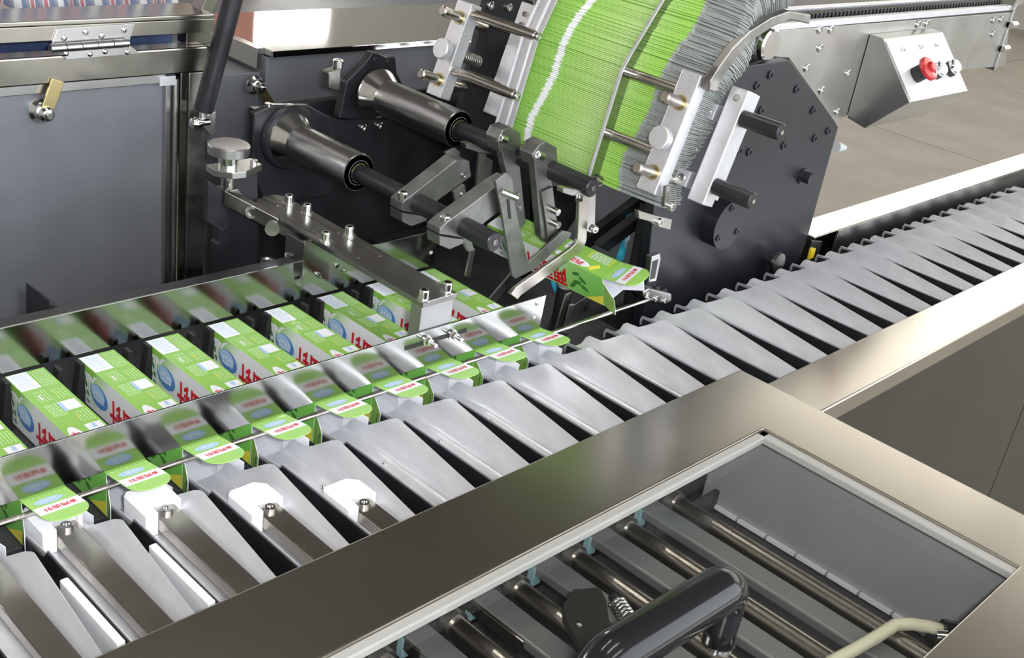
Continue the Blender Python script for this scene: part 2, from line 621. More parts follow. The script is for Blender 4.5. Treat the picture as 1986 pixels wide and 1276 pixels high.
# ------------------------------------------------------------------ infeed rails
RZ = -0.008
t = thing('conveyor_rail', 'wide bright steel rail along the near side of the bucket conveyor', 'rail', (2.2, -0.63, FZ))
MB().box((0.80, -0.672, RZ - 0.035), (4.6, -0.572, RZ)).build('rail_top', 'steel_top', t, 0.003)
for i, (a, b_) in enumerate(((0.87, 2.040), (2.046, 3.20), (3.206, 4.6))):
    MB().box((a, -0.668, FZ), (b_, -0.655, RZ - 0.035)).build('side_panel', 'panel_dark', t, 0.001)
t = thing('conveyor_rail', 'pale steel rail along the far side of the bucket conveyor', 'rail', (2.8, -0.22, FZ))
MB().prism([(x, y, RZ - 0.004) for x, y in ((1.50, -0.178), (1.50, -0.206), (1.634, -0.206), (1.634, -0.250), (4.6, -0.250), (4.6, -0.178))], (0, 0, 0.004)).build('rail_top', 'steel_top', t, 0.0015)
MB().box((1.74, -0.250, RZ - 0.075), (4.6, -0.244, RZ - 0.004)).build('inner_side', 'steel', t, 0.001)
MB().box((1.50, -0.190, FZ), (4.6, -0.178, RZ - 0.004)).build('outer_side', 'panel_dark', t)
t = thing('sensor_block', 'small steel sensor block with yellow cap under the far conveyor rail', 'sensor', at(1580, 500, y=-0.236))
b = MB().prism([at(*p, y=-0.238) for p in ((1575, 466), (1595, 468), (1587, 505), (1566, 505))], (0, 0.02, 0))
b.build('housing', 'steel', t, 0.001)
b = MB().prism([at(*p, y=-0.244) for p in ((1574, 484), (1583, 482), (1578, 500), (1569, 504))], (0, 0.006, 0))
b.build('cap', 'yellow_paint', t, 0.0008)

# ------------------------------------------------------------------ product buckets
TIP0 = 0.3723


def bucket_proto():
    root = thing('product_bucket', 'bent steel bucket', 'bucket')
    zf = -0.045
    # columns of the pressed sheet from the left wall over the floor to the flared wing: (x, z, y_rear, wing parameter)
    cols = [(-0.0790, -0.012, -0.345, None), (-0.0786, -0.020, -0.338, None), (-0.0783, -0.026, -0.286, None), (-0.078, -0.034, -0.283, None), (-0.0765, -0.0425, -0.283, None),
            (-0.073, zf, -0.280, None), (-0.055, zf, -0.279, None), (-0.033, zf, -0.278, None), (-0.0275, -0.0440, -0.278, 0.02),
            (None, None, -0.278, 0.10), (None, None, -0.279, 0.22), (None, None, -0.284, 0.33), (None, None, -0.308, 0.37), (None, None, -0.318, 0.5),
            (None, None, -0.330, 0.7), (None, None, -0.341, 0.88), (None, None, -0.349, 0.965), (None, None, -0.354, 1.0)]
    rows = [0.0, 0.03, 0.10, 0.25, 0.5, 0.75, 1.0]
    yf = -0.568
    vs, fs = [], []
    for (x, z, yr, tt) in cols:
        for r in rows:
            y = yr + (yf - yr) * r
            if tt is None or tt <= 0.02:
                px, pz = x, z
            else:
                top = -max(0.0, (-0.35 - y)) * 0.095
                hz = top - zf
                e = tt
                # slightly curled wing: steeper low down, flatter towards the lip
                px = -0.026 + hz * (0.50 * e + 0.10 * e * e) * 0.96
                pz = zf + hz * e
            vs.append((px, y, pz))
    n = len(rows)
    for i in range(len(cols) - 1):
        for j in range(n - 1):
            fs.append((i * n + j, i * n + j + 1, (i + 1) * n + j + 1, (i + 1) * n + j))
    b = MB().add(vs, fs, True)
    o = b.build('tray', 'steel_bucket', root, off=Vector((0, 0, 0)))
    s = o.modifiers.new('sheet', 'SOLIDIFY')
    s.thickness = 0.0016
    s.offset = -1
    es = o.modifiers.new('crease', 'EDGE_SPLIT')
    es.split_angle = math.radians(32)
    MB().prism([(-0.0800, -0.566, -0.060), (-0.0800, -0.290, -0.060), (-0.0800, -0.290, -0.030), (-0.0800, -0.336, -0.026), (-0.0800, -0.346, -0.0145), (-0.0800, -0.566, -0.0145)], (-0.0022, 0, 0)).build('side_wall', 'black_metal', root, off=Vector((0, 0, 0)))
    bolt(root, (-0.0385, -0.376, -0.0452), (0, 0, 1), 0.0042, 0.003, 'dome', 'chrome', 'screw')
    MB().box((-0.074, -0.55, -0.052), (-0.03, -0.31, -0.047)).build('chain_slat', 'dark_bed', root, off=Vector((0, 0, 0)))
    return root


bk = bucket_proto()
for i, k in enumerate(range(-6, 24)):
    o = bk if i == 0 else copy_tree(bk)
    o.location = (TIP0 + 0.1 * k, 0, 0)
    o['label'] = 'bent steel product bucket with flared wing, %s in the row counted from the image left' % ORD[i]
    o['group'] = 'steel buckets of the product conveyor'

# plain white strips in the gaps beside two of the nearest buckets
for k_, lab in ((-5, 'white strip in the gap nearest the image corner'), (-4, 'white strip in the second gap from the image corner')):
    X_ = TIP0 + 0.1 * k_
    o = MB().box((X_ + 0.004, -0.520, -0.058), (X_ + 0.013, -0.402, -0.006)).build('white_strip', 'white_plastic', None, 0.0015)
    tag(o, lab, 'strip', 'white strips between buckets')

# pushers lying in the nearest buckets
def pusher_proto():
    root = thing('product_pusher', 'white pusher', 'pusher')
    x0, x1 = -0.0265, 0.0245
    pts = [(x0, 0.028), (x0 + 0.006, 0.034), (x1 - 0.012, 0.034), (x1, 0.022), (x1, -0.012)]
    for i in range(9):
        a = math.pi * (0.0 + i / 8 * 0.98)
        pts.append((0.0045 + 0.015 * math.cos(a), -0.012 + 0.015 * math.sin(a) * 1.1))
    pts += [(-0.0105, -0.022), (x0, -0.022)]
    z0, z1 = -0.0445, -0.014
    b = MB().prism([(x, y, z0) for x, y in pts], (0, 0, z1 - z0))
    b.build('head', 'white_plastic', root, 0.0012, off=Vector((0, 0, 0)))
    MB().box((-0.0105, -0.30, -0.040), (0.0195, -0.004, -0.0235)).build('push_bar', 'rod_steel', root, 0.0012, off=Vector((0, 0, 0)))
    bolt(root, (0.0045, -0.0135, -0.0237), (0, 0, 1), 0.0072, 0.005)
    return root


pp = pusher_proto()
for i, (x, y) in enumerate(((-0.168, -0.268), (-0.073, -0.292), (0.031, -0.325), (0.130, -0.388), (0.228, -0.443))):
    o = pp if i == 0 else copy_tree(pp)
    o.location = (x, y, 0)
    o['label'] = 'white notched pusher head on a steel bar, %s from the image left' % ORD[i]
    o['group'] = 'white pushers lying in the buckets'

# ------------------------------------------------------------------ cartons
FONT = None


def text_mesh(body, size, name, bold=0.018):
    cu = bpy.data.curves.new(name, 'FONT')
    cu.body = body
    cu.size = size
    cu.align_x = 'CENTER'
    cu.align_y = 'CENTER'
    cu.resolution_u = 2
    cu.offset = size * bold
    o = bpy.data.objects.new(name, cu)
    COL.objects.link(o)
    dg = bpy.context.evaluated_depsgraph_get()
    me = bpy.data.meshes.new_from_object(o.evaluated_get(dg))
    bpy.data.objects.remove(o)
    bpy.data.curves.remove(cu)
    return me


def lettering(parts, mname, name, parent, lift=0.00035, bold=0.018):
    """flat printed words: list of (text, size, origin, u axis, v axis, x stretch)"""
    b = MB()
    for body, size, o, u, v, sx in parts:
        me = text_mesh(body, size, 'print', bold)
        o, u, v = Vector(o), Vector(u), Vector(v)
        nrm = u.cross(v).normalized()
        vs = [o + u * (p.co.x * sx) + v * p.co.y + nrm * lift for p in me.vertices]
        b.add(vs, [tuple(f.vertices) for f in me.polygons])
        bpy.data.meshes.remove(me)
    return b.build(name, mname, parent, off=Vector((0, 0, 0)))


def flat(b, pts, nrm, lift=0.0003):
    n = Vector(nrm)
    pts = [Vector(p) + n * lift for p in pts]
    c = (pts[1] - pts[0]).cross(pts[2] - pts[1])
    if c.dot(n) < 0:
        pts = pts[::-1]
    b.add(pts, [tuple(range(len(pts)))])


def ell(cx, cy, a, b_, rot=0, n=20):
    return [(cx + a * math.cos(t) * math.cos(rot) - b_ * math.sin(t) * math.sin(rot), cy + a * math.cos(t) * math.sin(rot) + b_ * math.sin(t) * math.cos(rot))
            for t in (2 * math.pi * i / n for i in range(n))]


CW, CL, CH = 0.052, 0.265, 0.061
BRAND = '\u4e24\u9762\u9488'
Z0 = Vector((0, 0, 0))


def strokes(cx, cy, w_, h_, cols_, rows_, seed):
    # print too small to read: little crossing strokes, one clump per character
    rg = random.Random(seed)
    out = []
    for r_ in range(rows_):
        for c_ in range(cols_):
            ux = cx - w_ / 2 + w_ * (c_ + 0.5) / cols_
            uy = cy - h_ / 2 + h_ * (r_ + 0.5) / rows_
            cw, ch = w_ / cols_ * 0.40, h_ / rows_ * 0.38
            out.append((ux, uy + ch * rg.uniform(-0.8, 0.8), cw, ch * 0.16))
            out.append((ux, uy + ch * rg.uniform(-0.8, 0.8), cw, ch * 0.16))
            out.append((ux + cw * rg.uniform(-0.7, 0.7), uy, cw * 0.16, ch))
            out.append((ux + cw * rg.uniform(-0.7, 0.7), uy, cw * 0.16, ch))
    return out


def carton_proto():
    root = thing('carton', 'green carton', 'carton')
    e = 0.0008
    outer = [(0, 0), (CW, 0), (CW, -CH), (0, -CH)]
    inner = [(e, -e), (CW - e, -e), (CW - e, -CH + e), (e, -CH + e)]
    b = MB()
    for i in range(4):
        j = (i + 1) % 4
        (ax, az), (bx, bz) = outer[i], outer[j]
        mi = [0, 1, 1, 1][i]
        b.add([(ax, 0, az), (bx, 0, bz), (bx, -CL, bz), (ax, -CL, az)], [(0, 3, 2, 1)], mi=mi)
        (ax2, az2), (bx2, bz2) = inner[i], inner[j]
        b.add([(ax2, 0, az2), (bx2, 0, bz2), (bx2, -CL, bz2), (ax2, -CL, az2)], [(0, 1, 2, 3)], mi=2)
        for y in (0, -CL):
            b.add([(ax, y, az), (bx, y, bz), (bx2, y, bz2), (ax2, y, az2)], [(0, 1, 2, 3)], mi=2)
    b.build('body', ['carton_top', 'carton_side', 'white_card'], root, off=Z0)
    MB().box((e, -e, -CH + e), (CW - e, -0.0002, -e)).build('rear_flap', 'flap_green', root, off=Z0)
    # ---- lid flap: outline with rounded outer corners, drooping a little
    L, dr = 0.070, -0.17
    pts = [(0, 0), (0, 0.048)]
    for i in range(1, 7):
        a = math.pi / 2 * i / 6
        pts.append((0.020 - 0.020 * math.cos(a), 0.048 + 0.022 * math.sin(a)))
    for i in range(0, 7):
        a = math.pi / 2 * i / 6
        pts.append((CW - 0.020 + 0.020 * math.sin(a), 0.048 + 0.022 * math.cos(a)))
    pts += [(CW, 0)]

    def fl(x, s):
        return Vector((x, -CL - s * math.cos(dr), -s * math.sin(dr)))
    fn = Vector((0, -math.sin(dr), math.cos(dr)))
    b = MB()
    up = [fl(x, s) for x, s in pts]
    n = len(up)
    lo = [p - fn * 0.0008 for p in up]
    b.add(up, [tuple(range(n))], mi=0)
    b.add(lo, [tuple(range(n))[::-1]], mi=1)
    for i in range(n):
        j = (i + 1) % n
        b.add([up[i], lo[i], lo[j], up[j]], [(0, 1, 2, 3)], mi=0)
    flap = b.build('lid_flap', ['flap_green', 'white_card'], root, off=Z0)
    b = MB()
    flat(b, [fl(x, s) for x, s in ((0.0004, 0.0275), (CW - 0.0004, 0.0275), (CW - 0.0004, 0.047), (0.0004, 0.047))], fn)
    b.build('white_band', 'ink_white', flap, off=Z0)
    b = MB()
    for i in range(8):      # pale dots along the crease
        x = 0.005 + i * 0.006
        flat(b, [fl(x_, s_) for x_, s_ in ((x, 0.002), (x + 0.003, 0.002), (x + 0.003, 0.0032), (x, 0.0032))], fn)
    b.build('crease_dots', 'ink_pale', flap, off=Z0)['kind'] = 'stuff'
    b = MB()
    flat(b, [fl(x, s) for x, s in ell(0.0235, 0.0165, 0.0165, 0.0072)], fn)
    b.build('blue_oval', 'ink_lightblue', flap, off=Z0)
    lettering([(BRAND, 0.0095, fl(0.0225, 0.0372), (-1, 0, 0), (fl(0, 0.01) - fl(0, 0)).normalized(), 1.05)], 'ink_red', 'red_lettering', flap, 0.0006)
    b = MB()
    c0 = (0.0415, 0.0372)
    for k in range(5):      # little five-petal flower mark
        a = math.pi / 2 + k * 2 * math.pi / 5
        flat(b, [fl(x, s) for x, s in ell(c0[0] + 0.0024 * math.cos(a), c0[1] + 0.0024 * math.sin(a), 0.0021, 0.0013, a, 8)], fn, 0.0006)
    b.build('flower_mark', 'ink_red', flap, off=Z0)
    b = MB()
    for x, s_, a_, c_ in strokes(0.0235, 0.0165, 0.020, 0.007, 4, 1, 5):
        flat(b, [fl(x - a_, s_ - c_), fl(x + a_, s_ - c_), fl(x + a_, s_ + c_), fl(x - a_, s_ + c_)], fn, 0.0006)
    b.build('white_lettering', 'ink_white', flap, off=Z0)['kind'] = 'stuff'
    # ---- side flaps, hanging forward below the lid
    for sx in (0, 1):
        x = 0.0004 if sx == 0 else CW - 0.0004
        sp = -0.0145 if sx == 0 else 0.014
        q = [(x, -CL, -0.010), (x + sp * 0.8, -CL - 0.030, -0.022), (x + sp, -CL - 0.036, -0.024), (x + sp, -CL - 0.036, -0.054), (x, -CL, -CH + 0.001)]
        b = MB()
        q = [Vector(p) for p in q]
        th = Vector((0.0008, 0, 0))
        g, w_ = ((q, [p + th for p in q]) if sx == 0 else (q, [p - th for p in q]))
        n = len(q)
        b.add(g, [tuple(range(n)) if sx == 0 else tuple(range(n))[::-1]], mi=0)
        b.add(w_, [tuple(range(n))[::-1] if sx == 0 else tuple(range(n))], mi=1)
        for i in range(n):
            j = (i + 1) % n
            b.add([g[i], w_[i], w_[j], g[j]], [(0, 1, 2, 3)], mi=1)
        sf = b.build('side_flap', ['flap_green', 'white_card'], root, off=Z0)
        if sx == 0:
            b = MB()
            for i in range(7):
                z = -0.018 - i * 0.005
                flat(b, [Vector((-0.0012, -CL - 0.006, z)), Vector((-0.0012, -CL - 0.009, z)), Vector((-0.0012, -CL - 0.009, z - 0.003)), Vector((-0.0012, -CL - 0.006, z - 0.003))], (-1, 0, 0), 0.0006)
            b.build('pale_print', 'ink_pale', sf, off=Z0)['kind'] = 'stuff'
    # ---- printing on the lid panel (z = 0)
    up = Vector((0, 0, 1))

    def T(x, y):
        return Vector((x, y, 0))

    def rect(b, x0, x1, y0, y1, lift=0.0003):
        flat(b, [T(x0, y0), T(x1, y0), T(x1, y1), T(x0, y1)], up, lift)
    for r_ in ((0.0008, 0.0275, -0.001, -0.047), (0.0260, 0.0480, -0.092, -0.116), (0.0285, 0.0490, -0.156, -0.172)):
        b = MB()
        rect(b, *r_)
        b.build('white_panel', 'ink_white', root, off=Z0)
    b = MB()
    flat(b, [T(x, y) for x, y in ell(0.0115, -0.190, 0.0095, 0.038)], up)
    b.build('white_oval', 'ink_white', root, off=Z0)
    b = MB()
    for i in range(7):
        y = -0.006 - i * 0.0056
        rect(b, 0.0050, 0.0270 - 0.003 * (i % 3), y, y - 0.0012, 0.0006)
    rect(b, 0.0240, 0.0290, -0.094, -0.116, 0.0006)
    rect(b, 0.0360, 0.0410, -0.158, -0.168, 0.0006)
    b.build('blue_print', 'ink_lightblue', root, off=Z0)['kind'] = 'stuff'
    b = MB()
    rng = random.Random(3)

    def rows(x0, x1, y0, y1, n, w_=0.0011):
        for i in range(n):
            x = x0 + (x1 - x0) * i / max(1, n - 1)
            y = y0
            while y > y1:
                ln = rng.uniform(0.003, 0.009)
                rect(b, x, x + w_, y, max(y1, y - ln))
                y -= ln + 0.0015
    rows(0.031, 0.047, -0.004, -0.048, 6)
    rows(0.010, 0.024, -0.054, -0.084, 5)
    rows(0.033, 0.046, -0.060, -0.086, 4)
    rows(0.008, 0.024, -0.092, -0.124, 6, 0.0016)
    rows(0.031, 0.047, -0.122, -0.150, 5)
    b.build('pale_print', 'ink_pale', root, off=Z0)['kind'] = 'stuff'
    b = MB()
    rows(0.031, 0.047, -0.212, -0.250, 5, 0.0018)
    rect(b, 0.0125, 0.0150, -0.066, -0.078, 0.0006)
    b.build('bright_print', 'ink_white', root, off=Z0)['kind'] = 'stuff'
    b = MB()
    for x in (0.031, 0.035, 0.039, 0.043, 0.047):
        rect(b, x, x + 0.0018, -0.2515, -0.256)
        rect(b, x, x + 0.0018, -0.206, -0.2105)
    rect(b, 0.031, 0.0325, -0.130, -0.140, 0.0006)
    rect(b, 0.033, 0.0345, -0.068, -0.076, 0.0006)
    flat(b, [T(0.004, -0.235), T(0.010, -0.226), T(0.024, -0.240), T(0.018, -0.246)], up)
    # yellow corner of the side panel
    flat(b, [Vector((0, -0.264, -0.060)), Vector((0, -0.225, -0.060)), Vector((0, -0.264, -0.040))], (-1, 0, 0))
    b.build('yellow_print', 'ink_yellow', root, off=Z0)['kind'] = 'stuff'
    # ---- printing on the side panel (x = 0)
    nx = Vector((-1, 0, 0))

    def Sd(u, z):
        return Vector((0, -u, z))
    b = MB()
    flat(b, [Sd(u, z) for u, z in ((0.001, -0.024), (0.006, -0.016), (0.016, -0.011), (0.030, -0.009), (0.040, -0.012), (0.034, -0.020), (0.032, -0.034), (0.040, -0.052), (0.046, -0.060), (0.001, -0.060))], nx)
    b.build('white_swoosh', 'ink_white', root, off=Z0)
    b = MB()
    flat(b, [Sd(u, z) for u, z in ((0.036, -0.020), (0.044, -0.008), (0.056, -0.004), (0.048, -0.010), (0.041, -0.020))], nx)
    b.build('white_arc', 'ink_white', root, off=Z0)
    b = MB()
    for (u, z, a, bb, r) in ((0.010, -0.022, 0.0055, 0.003, 0.5), (0.019, -0.017, 0.005, 0.003, -0.9), (0.013, -0.033, 0.006, 0.003, 0.7), (0.023, -0.027, 0.006, 0.003, -1.1),
                             (0.018, -0.044, 0.005, 0.0026, 0.6), (0.027, -0.040, 0.005, 0.0026, -1.0), (0.028, -0.052, 0.005, 0.002, -0.6),
                             (0.206, -0.018, 0.009, 0.004, 0.4), (0.220, -0.026, 0.010, 0.004, -0.6), (0.208, -0.036, 0.010, 0.0045, 0.3), (0.224, -0.042, 0.010, 0.004, -0.4), (0.198, -0.046, 0.009, 0.004, 0.8)):
        flat(b, [Sd(p, q) for p, q in ell(u, z, a, bb, r, 10)], nx, 0.0006)
    for (a0, a1) in (((0.012, -0.014), (0.026, -0.058)), ((0.028, -0.012), (0.030, -0.046))):
        du = 0.0007
        flat(b, [Sd(a0[0], a0[1]), Sd(a0[0] + du, a0[1]), Sd(a1[0] + du, a1[1]), Sd(a1[0], a1[1])], nx, 0.0006)
    b.build('leaf_print', 'ink_leaf', root, off=Z0)['kind'] = 'stuff'
    b = MB()
    flat(b, [Sd(u, z) for u, z in ell(0.058, -0.032, 0.0235, 0.0170, -0.10, 26)], nx, 0.0006)
    oval = b.build('blue_oval', 'ink_blue', root, off=Z0)
    b = MB()
    flat(b, [Sd(u, z) for u, z in ell(0.055, -0.0285, 0.0185, 0.0120, -0.10, 26)], nx, 0.0008)
    b.build('pale_oval', 'ink_lightblue', oval, off=Z0)
    b = MB()
    for u_, z_, a_, c_ in strokes(0.0575, -0.0325, 0.030, 0.017, 4, 2, 9):
        flat(b, [Sd(u_ - a_, z_ - c_), Sd(u_ + a_, z_ - c_), Sd(u_ + a_, z_ + c_), Sd(u_ - a_, z_ + c_)], nx, 0.0011)
    b.build('white_lettering', 'ink_white', oval, off=Z0)['kind'] = 'stuff'
    lettering([(BRAND, 0.042, Sd(0.136, -0.036), (0, 1, 0), (0, 0, -1), 0.78)], 'ink_red', 'red_lettering', root, 0.0006, 0.036)
    lettering([(BRAND, 0.0125, T(0.0115, -0.190), (0, 1, 0), (-1, 0, 0), 1.3)], 'ink_red', 'red_lettering', root, 0.0007)
    return root


cp = carton_proto()
for i, k in enumerate(range(-2, 8)):
    o = cp if i == 0 else copy_tree(cp)
    o.location = (0.1 * k, 0.0, 0.0)
    o.rotation_euler = (0, 0, 0)
    o['label'] = 'upright green printed carton with open end flaps, %s in the row from image left' % ORD[i]
    o['group'] = 'green cartons standing between the guide plates'
oc = copy_tree(cp)
oc.location = (0.8724, 0.0, 0.0616)
oc.rotation_euler = (0, math.radians(-20.5), math.radians(2.7))
oc['label'] = 'tilted green carton being opened under the folding levers, lid flap sticking out'
if 'group' in oc:
    del oc['group']

# pushing lugs: a pair of black tapered fins in each gap
lug = None
n = 0
for k in range(-2, 8):
    for side in (0, 1):
        x = 0.1 * k - 0.0085 if side == 0 else 0.1 * k - 0.0385
        if lug is None:
            lug = thing('carton_lug', 'lug', 'lug')
            b = MB().prism([(0.0, 0.0, 0.004), (0.006, 0.0, 0.004), (0.006, 0.0, -0.062), (-0.009, 0.0, -0.062)], (0, -0.016, 0))
            b.build('fin', 'black_rubber', lug, 0.0008, off=Z0)
            MB().box((-0.010, -0.020, -0.068), (0.0075, 0.003, -0.060)).build('foot', 'black_rubber', lug, 0.0006, off=Z0)
            o = lug
        else:
            o = copy_tree(lug)
        o.location = (x, -0.008, 0)
        o['group'] = 'black lugs between the cartons'
        o['label'] = 'black tapered lug %s the carton, %s gap from image left' % ('pushing' if side == 0 else 'standing free behind', ORD[k + 2])
        n += 1

# ------------------------------------------------------------------ guide plates
t = thing('guide_plate', 'rear mirror-steel guide plate standing behind the row of cartons', 'plate', (0.2, 0.006, 0.0))
b = MB().prism([(-0.70, 0.004, 0.003), (0.742, 0.004, 0.003), (0.757, 0.004, 0.012), (0.752, 0.004, 0.062), (0.742, 0.004, 0.069), (-0.70, 0.004, 0.069)], (0, 0.003, 0))
b.build('plate', 'steel_plate', t, 0.0005)
MB().box((-0.70, 0.0072, 0.058), (0.50, 0.030, 0.068)).build('stiffener', 'black_metal', t, 0.001)
for px, py in ((839, 463), (836, 490)):
    bolt(t, at(px, py, y=0.004), (0, -1, 0), 0.0045, 0.003, 'dome', 'chrome', 'screw')
MB().prism([at(*p, y=0.0035) for p in ((571, 537), (603, 529), (603, 535), (572, 543))], (0, 0.001, 0)).build('slot', 'black_rubber', t)
t = thing('guide_plate', 'front mirror-steel guide plate above the carton lid flaps', 'plate', (0.2, -0.264, 0.0))
b = MB().prism([(-0.70, -0.266, 0.004), (0.742, -0.266, 0.004), (0.745, -0.266, 0.062), (-0.70, -0.266, 0.0675)], (0, 0.0025, 0))
b.build('plate', 'steel_plate', t, 0.0005)
for px, py in ((1041, 588), (1036, 617)):
    bolt(t, at(px, py, y=-0.266), (0, -1, 0), 0.004, 0.002, 'dome', 'chrome', 'screw')
MB().prism([at(*p, y=-0.2664) for p in ((785, 672), (905, 636), (905, 644), (785, 680))], (0, 0.001, 0)).build('slot', 'black_rubber', t)
for px, py in ((828, 660), (878, 649)):
    p = at(px, py, y=-0.266)
    b_ = bolt(t, p, (0, -1, 0), 0.0085, 0.002, 'washer', 'chrome', 'washer')
    bolt(t, p + Vector((0, -0.002, 0)), (0, -1, 0), 0.0065, 0.007, 'hex', 'chrome', 'nut')
    MB().cyl(p + Vector((0, -0.009, 0)), p + Vector((0, -0.020, 0)), 0.0032, n=12).build('stud', 'chrome', t)

rod = MB().cyl((-0.75, -0.280, -0.0125), at(1262, 579, y=-0.272), 0.0036, n=14)
tag(rod.build('guide_rod', 'rod_steel'), 'long thin steel rod running under the lid flaps of the cartons', 'rod')

# rod holder at the right end of the guide rod
t = thing('rod_bracket', 'slotted angle bracket clamping the end of the long guide rod', 'bracket', at(1270, 560, y=-0.262))
plate(((1264, 498), (1280, 492), (1282, 502), (1273, 545), (1258, 548)), -0.256, 0.012, 'upright', 'steel', t, 0.001)
plate(((1266, 507), (1277, 503), (1270, 540), (1261, 542)), -0.2565, 0.001, 'slot', 'black_metal', t)
plate(((1247, 566), (1258, 559), (1303, 570), (1303, 583), (1290, 591), (1252, 578)), -0.278, 0.026, 'clamp_bar', 'steel', t, 0.002)
for px, py in ((1254, 572), (1272, 579), (1288, 584)):
    bolt(t, at(px, py, y=-0.2785), (0, -1, 0), 0.0055, 0.003, 'socket', 'bolt_steel')
for px, py in ((1272, 560), (1286, 565)):
    bolt(t, at(px, py, y=-0.266), (0, 0, 1), 0.006, 0.007, 'socket', 'black_metal')

# ------------------------------------------------------------------ support beam across the cartons
t = thing('support_beam', 'flat steel support beam bolted across the row of cartons', 'beam', (0.508, -0.06, 0.10))
bz0, bz1 = 0.104, 0.113
MB().prism([(0.474, 0.142, bz0), (0.474, -0.268, bz0), (0.541, -0.268, bz0), (0.541, 0.150, bz0), (0.528, 0.168, bz0), (0.488, 0.160, bz0)], (0, 0, bz1 - bz0)).build('beam_plate', 'beam_steel', t, 0.0012)
for (x, y0, y1) in ((0.490, 0.075, -0.005), (0.526, 0.075, -0.01), (0.492, -0.035, -0.100), (0.526, -0.035, -0.110), (0.505, 0.160, 0.125)):
    b = MB()
    pts = []
    for i in range(9):
        a = math.pi * i / 8
        pts.append((x + 0.0045 * math.cos(a), y0 + 0.0045 * math.sin(a), bz1 + 0.0002))
    for i in range(9):
        a = math.pi + math.pi * i / 8
        pts.append((x + 0.0045 * math.cos(a), y1 + 0.0045 * math.sin(a), bz1 + 0.0002))
    b.prism(pts, (0, 0, 0.0004)).build('slot', 'steel_dark', t)
for px, py in ((560, 396), (595, 414), (631, 468), (677, 457), (821, 581), (866, 566)):
    p = at(px, py, z=bz1)
    bolt(t, p, (0, 0, 1), 0.0105, 0.0022, 'washer', 'bolt_steel', 'washer')
    bolt(t, p, (0, 0, 1), 0.0075, 0.016, 'socket', 'chrome')
MB().box((0.478, -0.2625, 0.040), (0.541, -0.240, bz0)).build('front_block', 'knob_steel', t, 0.0012)
b = MB().box((0.462, -0.008, 0.030), (0.466, 0.040, bz0))
b.build('angle_bracket', 'steel_plate', t, 0.0006)
b = MB().box((0.466, -0.001, 0.026), (0.520, 0.0035, bz0))
b.build('angle_bracket', 'steel_plate', t, 0.0006)
for px, py in ((617, 533), (662, 521)):
    p = at(px, py, y=-0.001)
    bolt(t, p, (0, -1, 0), 0.0038, 0.010, 'dome', 'chrome', 'screw')

# black post with knurled knob carrying the beam
t = thing('adjusting_post', 'black vertical post with a silver knurled knob on top', 'post', (0.42, 0.17, -0.13))
PY = 0.15
plate(((404, 352), (440, 372), (438, 440), (425, 432), (424, 446), (402, 430)), PY, 0.012, 'slide_block', 'black_metal', t, 0.001)
plate(((438, 352), (500, 332), (500, 545), (425, 560), (420, 474), (426, 470), (427, 445), (438, 440)), PY + 0.012, 0.02, 'column', 'black_metal', t, 0.001)
kc = at(444, 288, y=PY + 0.022)
b = MB().lathe(kc + Vector((0, 0, -0.012)), (0, 0, 1), [(0.004, 0.031), (0.005, 0.033), (0.018, 0.033), (0.020, 0.031), (0.020, 0.029), (0.0185, 0.0)], 40)
b.build('knob', 'knob_steel', t)
MB().cyl(kc + Vector((0, 0, -0.036)), kc + Vector((0, 0, -0.012)), 0.016).build('hub', 'chrome', t)
hz = kc.z - 0.040
MB().prism([(kc.x - 0.030, kc.y - 0.008, hz), (kc.x - 0.012, kc.y - 0.030, hz), (kc.x + 0.012, kc.y - 0.032, hz), (kc.x + 0.055, kc.y - 0.012, hz), (kc.x + 0.055, kc.y + 0.02, hz), (kc.x - 0.028, kc.y + 0.02, hz)],
           (0, 0, 0.011)).build('cap_plate', 'steel', t, 0.001)
bolt(t, Vector((kc.x + 0.045, kc.y - 0.004, hz + 0.011)), (0, 0, 1), 0.006, 0.006)
MB().cyl(Vector((kc.x, kc.y, hz - 0.05)), Vector((kc.x, kc.y, hz)), 0.011).build('spindle', 'rod_steel', t)
p0, p1 = at(445, 385, y=PY - 0.005), at(560, 450, y=0.075)
MB().prism([at(*p, y=PY - 0.004) for p in ((440, 372), (462, 366), (480, 392), (478, 410), (442, 406))], (0, 0.03, 0)).build('arm_block', 'steel_dark', t, 0.001)
MB().obox((at(452, 388, y=PY - 0.008) + Vector((0.50, 0.06, 0.088))) / 2, (Vector((0.50, 0.06, 0.088)) - at(452, 388, y=PY - 0.008), (0.7, 0.7, 0), (0, 0, 1)), (0.07, 0.009, 0.012)).build('arm', 'steel_dark', t, 0.001)
bolt(t, at(487, 408, y=0.118), (-0.5, -1, 0), 0.0115, 0.010)
bolt(t, at(527, 440, y=0.080), (-0.6, -1, 0.1), 0.0115, 0.012, 'washer', 'chrome', 'pin')
p = at(518, 520, y=0.06)
pin = thing('locating_pin', 'short dark pin with a bright rim behind the rear guide plate', 'pin', p + Vector((0, 0, -0.09)))
MB().cyl(p + Vector((0, 0, -0.06)), p + Vector((0, 0, 0.012)), 0.011).build('shank', 'black_metal', pin)
MB().lathe(p + Vector((0, 0, 0.012)), (0, 0, 1), [(0, 0.0115), (0.003, 0.0115), (0.003, 0.007), (0.001, 0.006)], 18).build('rim', 'bolt_steel', pin)

a = thing('bed_outrigger', 'black square arm sticking out in front of the grey door', 'arm', at(100, 600, y=0.05))
MB().prism([at(*p, y=0.035) for p in ((96, 585), (128, 606), (128, 660), (96, 660))], (0, 0.07, 0)).build('bar', 'black_metal', a, 0.001)
MB().prism([at(*p, y=0.030) for p in ((100, 612), (150, 602), (150, 650), (100, 650))], (0, 0.02, 0)).build('foot', 'black_metal', a, 0.001)

